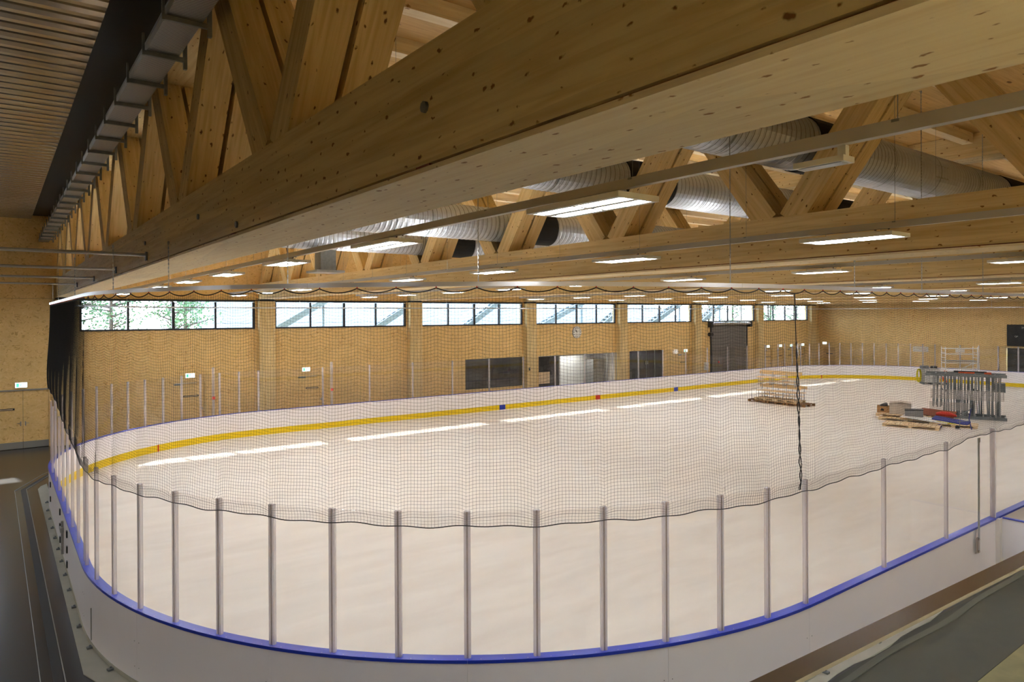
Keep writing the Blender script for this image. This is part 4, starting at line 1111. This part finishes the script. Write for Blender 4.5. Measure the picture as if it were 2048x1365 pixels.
MB().box(-.92, .92, -.38, .38, 2.05, 2.12).build('platform', M_GALV, t); MB().box(-.92, .92, -.38, .38, 1.18, 1.24).build('platform', M_GALV, t)
MB().tube([(-.95, .42, .5), (.95, .42, 1.95)], .02, 6).build('brace', M_WHITE, t); MB().tube([(-.95, -.42, 1.24), (.95, -.42, 2.0)], .02, 6).build('brace', M_WHITE, t)
MB().box(-.35, .2, -.45, -.43, 2.66, 2.9).build('sign_sheet', M_LIGHTW, t)

# ================================================================== OUTDOORS (seen through the windows)
MB().box(XL-1, XR+1, W+.26, W+1.0, 6.32, 6.75).build('added_sun_shade', M_CONC, ceil)  # unseen overhang added to narrow the sun patches on the floor
g = MB().box(-40, 120, W+.3+3.2, W+90, 2.5, 2.8).build('ground', M_SNOW); tag(g, kind='structure')
terr = thing('outdoor_terrace', 'pale outdoor seating steps rising behind the windows', 'terrace', (0, W+8, 2.8))
for q in range(9): MB().box(12, 58, 1.1*q, 1.1*q+8, .0+.42*q, .42*q+.40).build('step', M_STEPS, terr)
n_ = 0
for (xa, za, xb, zb) in ((12.4, 4.5, 15.9, 6.5), (18.2, 4.3, 21.6, 6.3), (24.9, 4.3, 28.7, 6.7), (31.2, 4.3, 36.4, 6.5), (37.6, 4.3, 41.2, 6.5), (43.4, 4.5, 47.8, 6.5), (49.6, 4.4, 53.4, 6.5)):
    t = thing('outdoor_stair', 'sloping outdoor stair stringer seen through the windows, %s from the left' % ORD[n_], 'stairs', (xa, 39.0, 0), 0, 'outdoor stairs behind the windows'); n_ += 1
    m_ = MB(); m_.bar((0, 0, za), (xb-xa, 0, zb), .12, .34); m_.bar((-.9, 0, za), (0, 0, za), .12, .25); m_.build('stringer', M_CONC, t)
    MB().bar((0.2, .8, za), (xb-xa+.2, .8, zb), .12, .34).build('stringer', M_CONC, t)
    st = MB()
    for q in range(10):
        f = q/9; st.box((xb-xa)*f-.15, (xb-xa)*f+.15, .06, .74, za+(zb-za)*f+.02, za+(zb-za)*f+.07)
    st.build('treads', M_STEPS, t)['kind'] = 'stuff'
    MB().bar((0, 0, za+.95), (xb-xa, 0, zb+.95), .04, .04).build('handrail', M_WHITE, t)
    bl_ = MB()
    for q in range(12): f = q/11; bl_.bar(((xb-xa)*f, 0, za+(zb-za)*f), ((xb-xa)*f, 0, za+.95+(zb-za)*f), .015)
    bl_.build('balusters', M_WHITE, t)['kind'] = 'stuff'
    MB().box(-.3, -.2, .2, .3, 2.8, za).box(xb-xa-.5, xb-xa-.4, .2, .3, 2.8, zb-.3).build('support_post', M_CONC, t)
def tree(x, y, h, label, seed):
    rn = random.Random(seed); t = thing('tree', label, 'tree', (x, y, 2.8), 0, 'trees outside the windows')
    MB().tube([(0, 0, 0), (.1*rn.uniform(-1, 1), 0, h*.4), (.2*rn.uniform(-1, 1), 0, h*.8), (0, 0, h)], .2, 7, rs=[.13, .1, .07, .03]).build('trunk', M_BARK, t)
    b = MB(); f = MB()
    for q in range(30):
        a = rn.uniform(0, 2*PI); z = h*rn.uniform(.15, .9); L = rn.uniform(.8, 1.9)
        e = Vector((L*math.cos(a), L*math.sin(a), z+rn.uniform(.2, .9))); b.tube([(0, 0, z), tuple(e*.5+Vector((0, 0, z*.5))), tuple(e)], .03, 4, rs=[.05, .03, .01])
        for r_ in range(26):
            c = Vector((0, 0, z)).lerp(e, rn.uniform(.4, 1.1))+Vector([rn.uniform(-.35, .35) for _ in range(3)]); dd = Vector([rn.uniform(-1, 1) for _ in range(3)]).normalized()*.10; d2 = dd.orthogonal().normalized()*.07
            i = len(f.v); f.v += [tuple(c-dd), tuple(c+d2), tuple(c+dd), tuple(c-d2)]; f.f.append((i, i+1, i+2, i+3))
    b.build('branches', M_BARK, t); f.build('foliage', M_LEAF, t)['kind'] = 'stuff'
for q, (x, y) in enumerate(((3.2, 43), (5.4, 46), (8.2, 44), (9.7, 48), (27.5, 64), (38, 66), (60.8, 46.5), (65.8, 47), (71, 46), (74.6, 48), (78, 47))):
    tree(x, y, 6.5, ['bare tree outside the first window, leftmost', 'tree behind the first window, second from left', 'tree behind the first window, third from left', 'tree at the right of the first window', 'tree beyond the steps behind the third window', 'tree beyond the steps behind the fourth window', 'bushy tree behind the sixth window, left', 'bushy tree behind the sixth window, right', 'tree behind the last window, left', 'tree behind the last window, middle', 'tree behind the last window, right'][q], 50+q)
hg = MB(); rn = random.Random(5)
